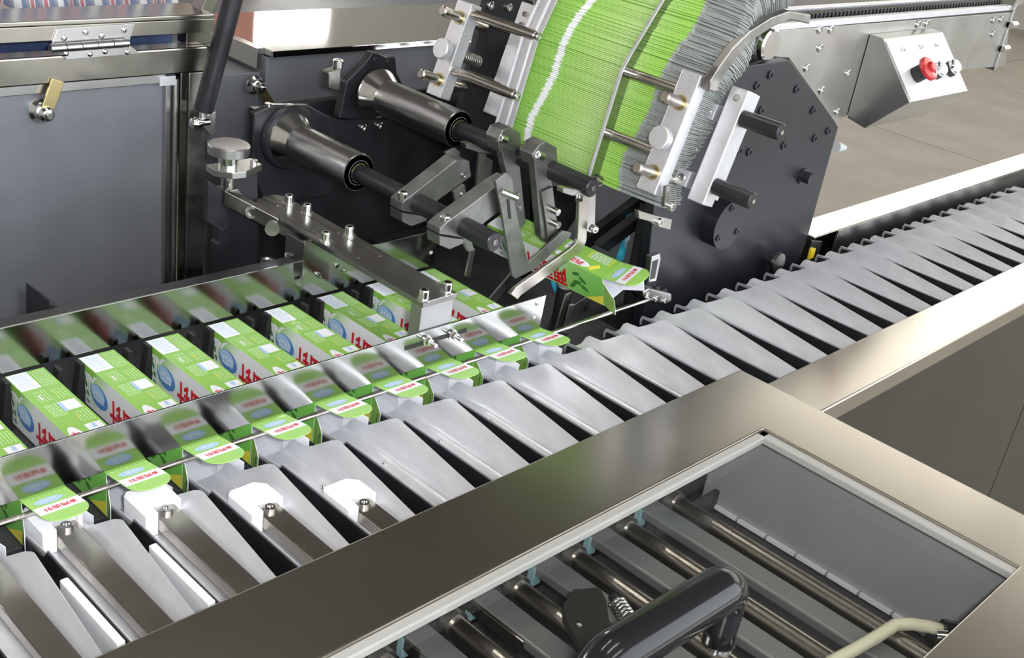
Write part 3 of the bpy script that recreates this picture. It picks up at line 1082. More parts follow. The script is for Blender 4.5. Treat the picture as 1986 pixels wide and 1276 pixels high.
# ------------------------------------------------------------------ rear cabinet, door and cover on the left
t = thing('rear_cabinet', 'grey rear cabinet with a shiny steel top behind the rollers', 'cabinet', (1.1, 0.7, FZ))
CB = 0.555
MB().box((0.775, CB, FZ), (2.2, 1.05, 0.224)).build('body', 'cabinet_grey', t, 0.002)
MB().box((0.775, CB - 0.018, 0.228), (2.2, 0.84, 0.240)).build('top_sheet', 'steel_mirror', t, 0.001)
MB().box((0.758, CB + 0.01, 0.200), (0.775, 0.84, 0.240)).build('edge_trim', 'steel', t, 0.001)
MB().box((0.45, CB + 0.02, FZ), (0.775, 0.84, 0.190)).build('wing_body', 'cabinet_grey', t, 0.002)


def cam_latch(label, c, d, ang, s=1.0):
    r = thing('cam_latch', label, 'latch', c)
    d = Vector(d)
    MB().lathe(c, d, [(0, 0.020 * s), (0.004, 0.020 * s), (0.010, 0.015 * s), (0.016, 0.0145 * s)], 20).build('collar', 'chrome', r)
    MB().lathe(c + d * 0.016, d, [(0, 0.0125 * s), (0.008, 0.0125 * s), (0.012, 0.009 * s), (0.014, 0.0)], 18).build('barrel', 'chrome', r)
    dirv = Vector((math.cos(ang), 0, math.sin(ang)))
    q = dirv.cross(d).normalized()
    cc = c + d * 0.019
    MB().obox(cc + dirv * 0.026 * s, (dirv, q, d), (0.030 * s, 0.0105 * s, 0.002)).build('cam', 'brass', r, 0.0008)
    bolt(r, c + d * 0.030, d, 0.006 * s, 0.004, 'hex', 'bolt_steel', 'screw')


cam_latch('chrome cam latch with hanging lever on the grey rear cabinet', at(493, 164, y=CB) , (0, -1, 0), math.radians(-55), 0.95)

DY = 0.40
t = thing('guard_door', 'large grey sheet door in a steel frame, hinged along its top', 'door panel', (0.2, DY, -0.5))
MB().box((-0.75, DY + 0.010, FZ), (0.478, DY + 0.014, 0.246)).build('door_sheet', 'cabinet_grey', t)
MB().box((-0.75, DY - 0.006, 0.256), (0.540, DY + 0.030, 0.300)).build('top_bar', 'frame_brown', t, 0.003)
MB().box((-0.75, DY + 0.002, 0.240), (0.465, DY + 0.012, 0.256)).build('top_bead', 'steel', t, 0.001)
MB().box((0.464, DY + 0.000, FZ), (0.474, DY + 0.012, 0.250)).build('side_bead', 'steel', t, 0.0015)
MB().cyl((0.484, DY + 0.004, FZ), (0.484, DY + 0.004, 0.246), 0.006, n=12).build('side_bead', 'steel', t)
MB().box((0.492, DY + 0.000, FZ), (0.506, DY + 0.020, 0.256)).build('side_bead', 'frame_brown', t, 0.002)
MB().box((0.506, DY - 0.004, FZ), (0.543, DY + 0.032, 0.256)).build('post', 'steel_dark', t, 0.002)
MB().box((0.452, DY - 0.002, 0.236), (0.482, DY + 0.004, 0.252)).build('corner_tab', 'aluminium', t, 0.0008)
cam_latch('chrome cam latch with a brass lever on the grey hinged door', at(78, 214, y=DY + 0.010), (0, -1, 0), math.radians(68))

t = thing('top_cover', 'brownish steel cover frame propped above the hinged door', 'cover', (0.1, 0.45, 0.31))
MB().box((-0.75, DY, 0.322), (0.555, DY + 0.012, 0.345)).build('front_lip', 'frame_brown', t, 0.001)
MB().box((-0.75, DY, 0.345), (0.555, DY + 0.085, 0.353)).build('top_sheet', 'frame_brown', t, 0.002)
MB().box((0.508, DY + 0.01, 0.300), (0.555, DY + 0.04, 0.345)).build('corner_leg', 'frame_brown', t, 0.001)
b = MB().prism([at(*p, y=DY + 0.03) for p in ((378, 48), (404, 46), (440, -30), (410, -30))], (0, 0.03, 0))
b.build('side_arm', 'frame_brown', t, 0.002)

t = thing('door_hinge', 'wide steel butt hinge joining the door and the cover above it', 'hinge', at(175, 90, y=DY - 0.008))
plate(((112, 56), (262, 46), (250, 84), (98, 92)), DY - 0.0035, 0.003, 'upper_leaf', 'steel', t, 0.0005)
plate(((126, 97), (252, 88), (272, 104), (128, 116)), DY - 0.009, 0.003, 'lower_leaf', 'steel', t, 0.0005)
for i in range(5):
    x0 = 97 + i * 30.5
    MB().cyl(at(x0, 94 - i * 2.2, y=DY - 0.011), at(x0 + 29, 92 - i * 2.2, y=DY - 0.011), 0.0068, n=14).build('knuckle', 'steel', t)
for px, py in ((124, 73), (166, 62), (197, 69), (240, 58)):
    bolt(t, at(px, py, y=DY - 0.0035), (0, -1, 0), 0.0052, 0.003, 'dome', 'chrome', 'screw')
for px, py in ((128, 104), (175, 105), (204, 100), (247, 101)):
    bolt(t, at(px, py, y=DY - 0.009), (0, -1, 0), 0.0045, 0.0025, 'dome', 'chrome', 'screw')

t = thing('gas_strut', 'black gas strut slanting up from a chrome ball joint', 'strut', at(395, 235, y=0.36))
MB().cyl(at(394, 214, y=0.362), at(470, -70, y=0.33), 0.0165, n=24).build('cylinder', 'black_metal', t)
MB().cyl(at(391, 238, y=0.362), at(395, 210, y=0.362), 0.007).build('piston_rod', 'bolt_steel', t)
MB().lathe(at(389, 238, y=0.352) + Vector((-0.02, 0, 0)), (1, 0, 0), [(0, 0.004), (0.003, 0.009), (0.010, 0.011), (0.018, 0.008), (0.024, 0.006), (0.036, 0.006)], 18).build('ball_joint', 'chrome', t)
plate(((384, 232), (419, 216), (417, 262), (408, 262)), 0.372, 0.004, 'bracket', 'steel', t, 0.0006)

# striped woven sheet and blue sheet hanging behind the cover
b = MB()
N = 60
vs, fs = [], []
for i in range(N + 1):
    x = 0.02 + 0.56 * i / N
    for j in range(9):
        z = 0.322 + 0.05 * j
        y = 0.545 + 0.012 * math.sin(x * 34 + j * 0.3) + 0.006 * math.sin(x * 83) + 0.02 * j
        vs.append((x, y, z + (0.03 * math.exp(-abs(x - 0.25) * 30) if x < 0.25 else 0.03 * math.exp(-(x - 0.25) * 30))))
for i in range(N):
    for j in range(8):
        fs.append((i * 9 + j, (i + 1) * 9 + j, (i + 1) * 9 + j + 1, i * 9 + j + 1))
o = b.add(vs, fs, True).build('striped_sheet', 'striped_weave')
s = o.modifiers.new('cloth', 'SOLIDIFY')
s.thickness = 0.004
tag(o, 'red, white and blue striped woven sheet hanging behind the cover', 'sheet')
mat('blue_cloth', (0.035, 0.06, 0.15, 1), 0, 0.8, noise=0.3, nscale=30)
b = MB()
vs, fs = [], []
for i in range(41):
    x = -0.2 + 0.75 * i / 40
    for j in range(6):
        z = 0.05 + 0.055 * j
        vs.append((x, 0.52 + 0.008 * math.sin(x * 40 + j), z))
for i in range(40):
    for j in range(5):
        fs.append((i * 6 + j, (i + 1) * 6 + j, (i + 1) * 6 + j + 1, i * 6 + j + 1))
o = b.add(vs, fs, True).build('blue_sheet', 'blue_cloth')
s = o.modifiers.new('cloth', 'SOLIDIFY')
s.thickness = 0.004
tag(o, 'dark blue cloth seen through the gap above the hinged door', 'cloth')

# ------------------------------------------------------------------ rollers
t = thing('roller_mount', 'black mounting plate behind the two conical-flanged rollers', 'plate', (0.9, 0.36, -0.4))
MB().prism([at(*p, y=0.35) for p in ((500, 215), (600, 214), (660, 232), (790, 232), (1000, 200), (1080, 420), (1000, 700), (500, 700))], (0, 0.03, 0)).build('plate', 'black_metal', t, 0.002)
MB().prism([at(*p, y=0.40) for p in ((540, 206), (700, 186), (900, 165), (960, 300), (560, 300))], (0, 0.02, 0)).build('rear_rail', 'black_metal', t, 0.002)
for px, py in ((703, 247), (734, 243)):
    bolt(t, at(px, py, y=0.35), (0, -1, 0), 0.0075, 0.006)


def roller(label, X, Z, y_end, y_fl, shaft_end, r=0.0335):
    q = thing('carton_roller', label, 'roller', (X, y_fl, Z - 0.06))
    MB().lathe((X, y_end, Z), (0, 1, 0), [(0, r * 0.80), (0, r * 0.97), (0.002, r), (y_fl - y_end - 0.028, r)], 40).build('sleeve', 'roller_steel', q)
    MB().lathe((X, y_fl - 0.028, Z), (0, 1, 0), [(0, r), (0.003, r), (0.030, r * 1.42), (0.034, r * 1.42)], 40).build('cone_flange', 'chrome', q)
    MB().lathe((X, y_end - 0.001, Z), (0, 1, 0), [(0, r * 0.93), (0.0, r * 0.66), (0.003, r * 0.62), (0.003, r * 0.52), (0, r * 0.50), (0, r * 0.4), (0.006, r * 0.4)], 32).build('bearing', 'aluminium', q)
    MB().lathe((X, y_end - 0.0016, Z), (0, 1, 0), [(0, r * 0.64), (0.0, r * 0.53), (0.0012, r * 0.52)], 32).build('bearing_seal', 'brass', q)
    MB().lathe((X, shaft_end, Z), (0, 1, 0), [(0.0, 0.0145), (0.0, 0.0145), (0.002, 0.0162), (y_end - shaft_end + 0.02, 0.0162)], 28).build('shaft', 'black_metal', q)
    bolt(q, (X, shaft_end, Z), (0, -1, 0), 0.005, 0.0012, 'hole', 'steel_dark', 'centre_hole')
    return q


S1 = (0.6719, 0.1438)
S2 = (0.8620, 0.2115)
r1 = roller('chrome roller with conical flange nearest the support beam', S1[0], S1[1], 0.128, 0.318, -0.207)
b = MB().lathe((S1[0], 0.322, S1[1]), (0, 1, 0), [(0, 0.056), (0.006, 0.060), (0.020, 0.060)], 32)
b.build('hub_ring', 'black_metal', r1)
plate(((493, 220), (530, 204), (600, 205), (640, 228), (660, 300), (640, 380), (520, 400), (488, 330)), 0.332, 0.016, 'bearing_plate', 'black_metal', r1, 0.003)
bolt(r1, at(520, 206, y=0.338), (0, 0, 1), 0.006, 0.006)
r2 = roller('chrome roller with conical flange nearest the carton magazine', S2[0], S2[1], 0.092, 0.314, -0.229)
plate(((657, 230), (672, 158), (705, 125), (722, 102), (735, 104), (752, 112), (768, 110), (770, 140), (790, 180), (785, 220), (730, 234)), 0.345, 0.02, 'bearing_plate', 'black_metal', r2, 0.003)
plate(((637, 140), (662, 132), (660, 180), (638, 172)), 0.35, 0.02, 'side_lug', 'steel_dark', r2, 0.002)
bolt(r2, at(655, 130, y=0.36), (0, 0, 1), 0.010, 0.014)
for px, py in ((726, 116), (752, 119)):
    bolt(r2, at(px, py, y=0.345), (0, -1, 0), 0.005, 0.004, 'socket', 'black_metal')

# ------------------------------------------------------------------ levers on the shafts
def lever(name, label, loc):
    return thing(name, label, 'lever', loc)


# two clamp arms on the first shaft
def clamp_arm(label, yc, poly_clamp, poly_arm, boltp, dy=0.030):
    q = lever('clamp_lever', label, Vector((S1[0], yc, S1[1] - 0.03)))
    plate(poly_clamp, yc - dy * 0.5, dy, 'clamp_jaw', 'steel_lever', q, 0.001)
    plate(poly_arm, yc - dy * 0.5, dy, 'arm', 'steel_lever', q, 0.001)
    bolt(q, boltp, (0, 0, 1), 0.0095, 0.018, 'socket', 'chrome')
    return q


# shaft pixel at the arm's y decides where the clamp sits
yA, yB = -0.012, -0.124
qA = clamp_arm('flat steel clamp arm on the first roller shaft, nearer the roller', yA,
               ((779, 412), (826, 420), (829, 428), (798, 439), (780, 430)),
               ((781, 393), (886, 310), (910, 312), (914, 342), (850, 388), (828, 417), (779, 409)), at(781, 391, y=yA - 0.004) )
plate(((865, 296), (884, 288), (892, 294), (892, 316), (872, 322)), yA + 0.012, 0.006, 'slotted_tab', 'steel_lever', qA, 0.0006)
plate(((876, 305), (882, 302), (882, 315), (877, 317)), yA + 0.0115, 0.001, 'slot', 'black_rubber', qA)
plate(((880, 372), (901, 358), (910, 400), (886, 411)), yA + 0.004, 0.006, 'slotted_tab', 'steel_lever', qA, 0.0006)
bolt(qA, at(900, 340, y=yA - 0.0155), (0, -1, 0), 0.0055, 0.002, 'hole', 'bolt_steel', 'hole')
bolt(qA, at(895, 376, y=yA + 0.004), (0, -1, 0), 0.0045, 0.003, 'dome', 'bolt_steel', 'screw')
qB = clamp_arm('flat steel clamp arm on the first roller shaft, carrying a forked plate', yB,
               ((852, 457), (898, 464), (900, 472), (872, 484), (853, 476)),
               ((866, 432), (968, 357), (990, 345), (996, 388), (930, 440), (900, 462), (852, 454), (853, 444)), at(862, 438, y=yB - 0.004))
# forked V plate hanging from arm B
V1 = plate(((961, 352), (983, 335), (994, 346), (1000, 402), (1024, 510), (1092, 448), (1108, 452), (1107, 458), (1040, 520), (1000, 541), (994, 536), (973, 410)), yB - 0.030, 0.005, 'fork_plate', 'steel_lever', qB, 0.0006)
plate(((983, 388), (988, 386), (992, 424), (987, 424)), yB - 0.0308, 0.001, 'slot', 'black_rubber', qB)
p = at(982, 376, y=yB - 0.031)
MB().cyl(p + Vector((-0.012, 0, 0.006)), p + Vector((0.012, -0.014, -0.004)), 0.0055).build('clamp_pin', 'chrome', qB)
plate(((898, 466), (912, 456), (920, 486), (908, 488)), yB + 0.012, 0.006, 'stop_tab', 'steel_lever', qB, 0.0006)

# two hub levers on the second shaft
def hub_lever(label, yc, hub, arm, arm2, bolts, dy=0.030):
    q = lever('hub_lever', label, Vector((S2[0], yc, S2[1] - 0.14)))
    plate(hub, yc - dy * 0.5, dy, 'hub', 'steel_lever', q, 0.0015)
    plate(arm, yc - dy * 0.62, dy * 0.5, 'arm', 'steel_lever', q, 0.001)
    if arm2:
        plate(arm2, yc - dy * 0.75, 0.006, 'finger', 'steel_dark', q, 0.0006)
    for px, py in bolts:
        p = at(px, py, y=yc - dy * 0.75)
        MB().cyl(p + Vector((0, 0.02, 0)), p + Vector((0.002, -0.012, -0.001)), 0.006).build('bolt', 'chrome', q)
    return q


yC, yD = -0.050, -0.122
qC = hub_lever('dark steel hub lever on the second shaft, nearer its roller', yC,
               ((966, 270), (975, 252), (990, 246), (1010, 258), (1011, 282), (994, 300), (970, 296)),
               ((972, 278), (998, 292), (1008, 318), (1020, 432), (1009, 446), (1004, 440), (986, 372), (984, 340), (978, 318)), None, ())
bolt(qC, at(978, 271, y=yC - 0.010), (-0.92, -0.1, 0.38), 0.0085, 0.018, 'socket', 'bolt_steel')
for px, py in ((1004, 378), (1008, 402)):
    bolt(qC, at(px, py, y=yC - 0.019), (0, -1, 0), 0.004, 0.002, 'hole', 'bolt_steel', 'hole')
qD = hub_lever('dark steel hub lever on the second shaft with a bolted finger', yD,
               ((1032, 300), (1045, 282), (1058, 274), (1080, 286), (1082, 318), (1064, 330), (1036, 322)),
               ((1036, 306), (1062, 318), (1070, 348), (1074, 380), (1076, 450), (1060, 472), (1050, 460), (1044, 400)),
               ((1050, 372), (1072, 362), (1082, 440), (1086, 500), (1078, 516), (1066, 500), (1060, 440)), ((1072, 407), (1073, 432)))
bolt(qD, at(1050, 303, y=yD - 0.010), (-0.92, -0.1, 0.38), 0.0085, 0.018, 'socket', 'bolt_steel')

# bent steel finger bar hanging from the end of the second shaft
q = thing('bent_finger', 'bent bright steel bar hanging from the second shaft end', 'bar', at(1000, 575, y=-0.215))
yE = -0.215
cl = [(1133, 380), (1129, 465), (1124, 478), (1114, 488), (1005, 566), (997, 576)]
w2 = 9.0
out, inn = [], []
for i, (px, py) in enumerate(cl):
    a = cl[max(0, i - 1)]
    c_ = cl[min(len(cl) - 1, i + 1)]
    dx, dy_ = c_[0] - a[0], c_[1] - a[1]
    L = math.hypot(dx, dy_)
    out.append((px - dy_ / L * w2, py + dx / L * w2))
    inn.append((px + dy_ / L * w2, py - dx / L * w2))
plate(out + inn[::-1], yE, 0.007, 'bar', 'rod_steel', q, 0.001)
plate(((1092, 366), (1100, 364), (1124, 368), (1146, 374), (1140, 382), (1110, 380), (1092, 374)), yE - 0.004, 0.014, 'spring_clip', 'steel', q, 0.001)
MB().cyl(at(1124, 380, y=yE - 0.006), at(1123, 388, y=yE - 0.010), 0.006).build('pin', 'chrome', q)
plate(((1141, 372), (1156, 368), (1154, 440), (1146, 452), (1138, 448)), yE + 0.008, 0.006, 'hanger', 'steel', q, 0.0008)
bolt(q, at(1148, 441, y=yE - 0.002), (-0.3, -1, 0), 0.0065, 0.012, 'socket', 'chrome')
q = thing('bent_finger', 'narrow steel bar hanging beside the roller end, with a spring clip', 'bar', at(932, 370, y=0.02))
plate(((930, 296), (943, 298), (936, 368), (923, 376)), 0.02, 0.006, 'bar', 'rod_steel', q, 0.0008)
plate(((938, 302), (956, 312), (948, 380), (936, 380)), 0.027, 0.006, 'hanger', 'steel_dark', q, 0.0008)
plate(((903, 278), (914, 277), (958, 296), (958, 300), (930, 296), (904, 288)), 0.018, 0.014, 'spring_clip', 'steel', q, 0.001)

# ------------------------------------------------------------------ black side plate of the magazine
BY = -0.232
t = thing('magazine_side_plate', 'big black angular side plate standing behind the buckets', 'plate', at(1400, 560, y=BY))
poly = [(1384, 150), (1420, 132), (1531, 117), (1626, 246), (1566, 462), (1530, 560), (1240, 660), (1252, 560), (1268, 400), (1300, 300), (1380, 160)]
plate(poly, BY, 0.022, 'plate', 'black_plate', t, 0.0015)
for px, py, r in ((1493, 145, .008), (1467, 166, .008), (1544, 173, .008), (1576, 214, .008), (1579, 268, .008), (1605, 254, .008), (1519, 282, .008), (1475, 214, .008), (1452, 295, .008), (1433, 292, .008), (1425, 372, .007)):
    bolt(t, at(px, py, y=BY), (0, -1, 0), r, 0.004, 'socket', 'black_metal')
p = at(1556, 341, y=BY)
MB().lathe(p, (0, -1, 0), [(0, 0.017), (0.004, 0.017), (0.004, 0.012), (0.022, 0.012)], 18).build('stud', 'black_metal', t)
p = at(1386, 425, y=BY)
MB().lathe(p, (0, -1, 0), [(0, 0.048), (0.034, 0.048), (0.034, 0.044)], 44).build('bearing_cap', 'black_plate', t, 0.001)
p2 = at(1397, 425, y=BY - 0.034)
for an in (100, 215, 330):
    pp_ = p + Vector((0.036 * math.cos(math.radians(an)), -0.034, 0.036 * math.sin(math.radians(an))))
    bolt(t, pp_, (0, -1, 0), 0.0065, 0.003, 'socket', 'black_metal')
p = at(1508, 510, y=BY - 0.03)
MB().cyl(p, p + Vector((0, 0.032, 0)), 0.010).build('end_disc_shaft', 'black_metal', t)
MB().cyl(p + Vector((0, -0.004, 0)), p + Vector((0, 0.004, 0)), 0.022, n=32).build('end_disc', 'steel_dark', t)
# black strut and frame legs under the magazine
q = thing('magazine_support', 'black frame arms under the carton magazine', 'frame', at(1180, 560, y=-0.05))
plate(((1128, 470), (1250, 380), (1262, 392), (1140, 485)), -0.02, 0.02, 'arm', 'black_metal', q, 0.001)
plate(((1165, 478), (1180, 488), (1262, 426), (1262, 404)), -0.10, 0.02, 'arm', 'black_metal', q, 0.001)
plate(((1216, 640), (1236, 520), (1258, 400), (1268, 408), (1262, 560), (1254, 640)), -0.195, 0.02, 'leg', 'black_metal', q, 0.001)
plate(((1040, 360), (1130, 360), (1120, 420), (1085, 470), (1040, 470)), 0.20, 0.02, 'rear_web', 'black_metal', q, 0.001)
MB().box((0.90, 0.06, -0.30), (1.10, 0.34, -0.10)).build('base', 'black_metal', q, 0.002)
q = thing('air_hose', 'short blue air hose behind the tilted carton', 'hose', at(1208, 478, y=-0.12))
MB().tube([at(1226, 385, y=0.02), at(1221, 420, y=-0.02), at(1214, 446, y=-0.06), at(1208, 478, y=-0.10), at(1203, 500, y=-0.12)], 0.0075).build('tube', 'blue_tube', q)
MB().cyl(at(1212, 462, y=-0.08), at(1214, 452, y=-0.07), 0.009).build('fitting', 'white_plastic', q)
q = thing('air_hose', 'blue air hose curving below the suction cup', 'hose', at(1085, 560, y=-0.12))
MB().tube([at(1073, 538, y=-0.13), at(1074, 552, y=-0.13), at(1079, 564, y=-0.13), at(1088, 575, y=-0.13), at(1092, 590, y=-0.13)], 0.0045).build('tube', 'blue_tube', q)
q = thing('suction_cup', 'grey suction cup on a black stem under the tilted carton', 'suction cup', at(1098, 600, y=-0.15))
pc = at(1098, 545, y=-0.15)
MB().lathe(pc + Vector((0, 0, -0.012)), (0, 0, 1), [(0, 0.012), (0.010, 0.016), (0.018, 0.016), (0.019, 0.012), (0.016, 0.0)], 24).build('cup', 'card_grey', q)
MB().cyl(pc + Vector((0, 0, -0.10)), pc + Vector((0, 0, -0.012)), 0.014).build('stem', 'black_rubber', q)
q = thing('chute_plate', 'grey trapezoid chute plate under the tilted carton', 'plate', at(1160, 630, y=-0.22))
plate(((1112, 592), (1165, 558), (1225, 600), (1212, 640), (1195, 652), (1098, 648)), -0.205, 0.004, 'plate', 'steel_dark', q, 0.0006)
plate(((1106, 592), (1113, 589), (1100, 646), (1092, 646)), -0.212, 0.004, 'edge_strip', 'steel', q, 0.0006)
q = thing('sheet_deflector', 'thin steel blade rising between the black lugs below the levers', 'blade', at(915, 540, y=-0.08))
plate(((913, 486), (922, 482), (912, 538), (903, 536)), -0.06, 0.004, 'blade', 'steel', q, 0.0005)
q = thing('sheet_deflector', 'slanted dark steel blade beside the bent finger bar', 'blade', at(1000, 560, y=-0.1))
plate(((948, 580), (1000, 520), (1008, 524), (960, 590)), -0.09, 0.004, 'blade', 'steel_dark', q, 0.0005)
q = thing('sheet_deflector', 'upright dark steel strip beside the chute plate', 'blade', at(1085, 620, y=-0.18))
plate(((1098, 572), (1108, 566), (1088, 640), (1078, 640)), -0.19, 0.004, 'blade', 'steel', q, 0.0005)

# ------------------------------------------------------------------ carton magazine: flat blanks stacked along a curve
PATH = [Vector((0.906, 0, 0.208)), Vector((0.918, 0, 0.27)), Vector((0.932, 0, 0.335)), Vector((0.949, 0, 0.395)), Vector((0.974, 0, 0.448)), Vector((1.008, 0, 0.496)),
        Vector((1.052, 0, 0.540)), Vector((1.105, 0, 0.578)), Vector((1.17, 0, 0.610)), Vector((1.25, 0, 0.635)), Vector((1.34, 0, 0.65))]


def path_at(s):
    for i in range(len(PATH) - 1):
        L = (PATH[i + 1] - PATH[i]).length
        if s <= L or i == len(PATH) - 2:
            u = s / L
            p = PATH[i].lerp(PATH[i + 1], u)
            t0 = (PATH[i + 1] - PATH[max(0, i - 1)]).normalized()
            t1 = (PATH[min(len(PATH) - 1, i + 2)] - PATH[i]).normalized()
            return p, t0.lerp(t1, u).normalized()
        s -= L


# one blank lies flat: local x = across (away from the edge we see), y = along the machine axis, z = stacking direction
TH = 0.0030


def blank_mesh(v):
    rng = random.Random(v)
    W = 0.105
    th = TH * 0.86
    pts = [(0.0, 0.022), (0.0, -0.252)]
    pts += [(0.001 + rng.uniform(0, 0.003), -0.256), (0.003 + rng.uniform(-0.002, 0.004), -0.290), (0.006 + rng.uniform(0, 0.006), -0.322), (0.016, -0.334), (W * 0.48, -0.336), (W * 0.52, -0.318), (W * 0.9, -0.316), (W, -0.256), (W, 0.022)]
    b = MB().prism([(x, y, -th / 2) for x, y in pts], (0, 0, th))
    for p_ in b.v:
        p_.z *= 1 - 0.62 * p_.x / W
    me = b.mesh('carton_blank')
    me.materials.append(M['blank_edge'])
    return me


bms = [blank_mesh(i) for i in range(6)]
s = 0.0
i = 0
rng = random.Random(11)
wob = 0.0
while s < 0.66:
    p, tg = path_at(s)
    o = bpy.data.objects.new('carton_blank', bms[rng.randrange(6)])
    COL.objects.link(o)
    ax = Vector((tg.z, 0, -tg.x))
    ay = Vector((0, 1, 0))
    sway = 0.010 * math.sin(s * 16 + 0.6) + 0.006 * math.sin(s * 37)
    tw = rng.gauss(0, 0.004)
    m = Matrix((ax, ay, tg)).transposed().to_4x4() @ Matrix.Rotation(tw, 4, 'Z') @ Matrix.Rotation(rng.gauss(0, 0.003), 4, 'Y')
    off = p + ax * (rng.uniform(0, 0.0016) + (0.0025 if rng.random() < 0.05 else 0)) + Vector((0, sway + rng.gauss(0, 0.0012), 0))
    m.translation = off
    o.matrix_world = m
    tag(o, 'flat green printed carton blank in the tall curved magazine stack', 'carton blank', 'flat blanks in the magazine stack')
    s += TH
    i += 1

# side rails of the magazine
def strip_xz(pts, y0, y1, w_off, name, m, parent, bev=0.0008, side=-1):
    """bar following points in the xz plane; w_off = depth towards +x"""
    pl = [Vector((p[0], y0, p[1])) for p in pts] + [Vector((p[0] + w_off, y0, p[1])) for p in pts[::-1]]
    b = MB().prism(pl, (0, y1 - y0, 0))
    return b.build(name, m, parent, bev)


t = thing('magazine_rail', 'bright aluminium angle rail along the far edge of the blank stack', 'rail', (0.9, 0.02, 0.20))
line = [(0.893, 0.200), (0.935, 0.385), (0.975, 0.47), (1.05, 0.56)]
strip_xz(line, 0.038, 0.002, 0.003, 'face', 'aluminium', t)
strip_xz([(x - 0.003, z) for x, z in line], 0.0405, 0.0375, 0.045, 'flange', 'aluminium', t)
strip_xz([(x - 0.003, z) for x, z in line], 0.018, 0.015, 0.004, 'rib', 'aluminium', t)
t2 = thing('magazine_rail', 'bent bright steel strip along the near side of the blank stack', 'rail', (0.9, -0.2, 0.2))
line2 = [(0.879, 0.205), (0.917, 0.393), (0.932, 0.418), (1.02, 0.545), (1.10, 0.62)]
strip_xz(line2, -0.2025, -0.1985, 0.026, 'strip', 'steel_plate', t2, 0.0012)
strip_xz([(x - 0.002, z) for x, z in line2], -0.2036, -0.1978, 0.0035, 'bright_edge', 'aluminium', t2, 0.0008)
bolt(t2, at(1158, 350, y=-0.203), (0, -1, 0), 0.009, 0.008, 'socket', 'steel_dark')

NN = Vector((-0.955, 0, 0.297)).normalized()
TT = Vector((0.30, 0, 0.954)).normalized()


def clamp(label, cpos, half, rods_n, knob, long_rods, long_to, spring=None, pitchrods=()):
    q = thing('magazine_clamp', label, 'clamp', Vector(cpos) + Vector((0, 0, -half)))
    yv = Vector((0, 1, 0))
    MB().obox(cpos, (TT, yv, NN), (half, 0.0185, 0.014)).build('clamp_bar', 'aluminium', q, 0.0015)
    for s_ in rods_n:
        c_ = Vector(cpos) + TT * s_
        MB().lathe(c_ - NN * 0.060, NN, [(0, 0.0075), (0.002, 0.009), (0.118, 0.009), (0.121, 0.007)], 20).build('guide_pin', 'rod_steel', q)
        MB().lathe(c_ + NN * 0.0138, NN, [(0, 0.0125), (0.0015, 0.0125)], 20).build('bush', 'brass', q)
    c_ = Vector(cpos) + TT * knob
    MB().lathe(c_ + NN * 0.014, NN, [(0, 0.010), (0.006, 0.010), (0.006, 0.0175), (0.008, 0.0185), (0.020, 0.0185), (0.0215, 0.017)], 32).build('knob', 'aluminium', q)
    MB().cyl(c_ - NN * 0.075, c_, 0.007).build('screw_core', 'steel_dark', q)
    MB().helix(c_ - NN * 0.072, c_ - NN * 0.014, 0.0095, 0.0021, 11).build('spring', 'steel_dark', q)
    for s_ in long_rods:
        c_ = Vector(cpos) + TT * s_ + NN * 0.002
        MB().cyl(c_, Vector((c_.x, long_to, c_.z)), 0.0092).build('long_rod', 'rod_steel', q)
        e = 1 if long_to > c_.y else -1
        bolt(q, Vector((c_.x, long_to, c_.z)), (0, e, 0), 0.0075, 0.009)
    return q


c1 = at(883, 100, y=0.185)
ql = clamp('aluminium clamp bar with silver knob on the far side of the blank stack', (0.918, 0.185, 0.325), 0.088, (0.058, -0.058), -0.004, (0.072, -0.034), 0.010)
qr = clamp('aluminium clamp bar with silver knob on the near side of the blank stack', (0.928, -0.314, 0.322), 0.098, (0.048, -0.066), -0.012, (0.066, -0.036), -0.196)
# second bar with the two black rods
q = thing('clamp_carrier', 'aluminium carrier bar with two black rods in front of the black plate', 'clamp', at(1400, 380, y=-0.36))
cc = Vector((0.985, -0.372, 0.312))
MB().obox(cc, (TT, Vector((0, 1, 0)), NN), (0.094, 0.016, 0.015)).build('carrier_bar', 'aluminium', q, 0.0015)
MB().obox(cc + Vector((0.02, 0.004, 0.0)), (TT, Vector((0, 1, 0)), NN), (0.088, 0.014, 0.016)).build('backing_bar', 'aluminium', q, 0.0015)
for s_ in (0.052, -0.060):
    c_ = cc + TT * s_
    MB().lathe(c_ + Vector((0, -0.014, 0)), (0, -1, 0), [(0, 0.0135), (0.072, 0.0135), (0.074, 0.0115)], 26).build('black_rod', 'black_metal', q)
    bolt(q, c_ + Vector((0, -0.088, 0)), (0, -1, 0), 0.004, 0.001, 'hole', 'bolt_steel', 'centre_hole')
    c2 = cc + TT * (s_ - 0.006) + Vector((0, 0.040, 0))
    MB().obox(c2 + NN * 0.004, (TT, Vector((0, 1, 0)), NN), (0.013, 0.013, 0.010)).build('pin_block', 'aluminium', q, 0.001)
    bolt(q, c2 + NN * 0.014 + TT * 0.0, NN, 0.006, 0.003, 'socket', 'bolt_steel')
    MB().cyl(c2 + Vector((0, -0.01, 0)), c2 + Vector((0, 0.05, 0)), 0.006).build('stud', 'rod_steel', q)
bolt(q, cc + TT * 0.078 + NN * 0.015, NN, 0.006, 0.001, 'hole', 'steel_dark', 'hole')

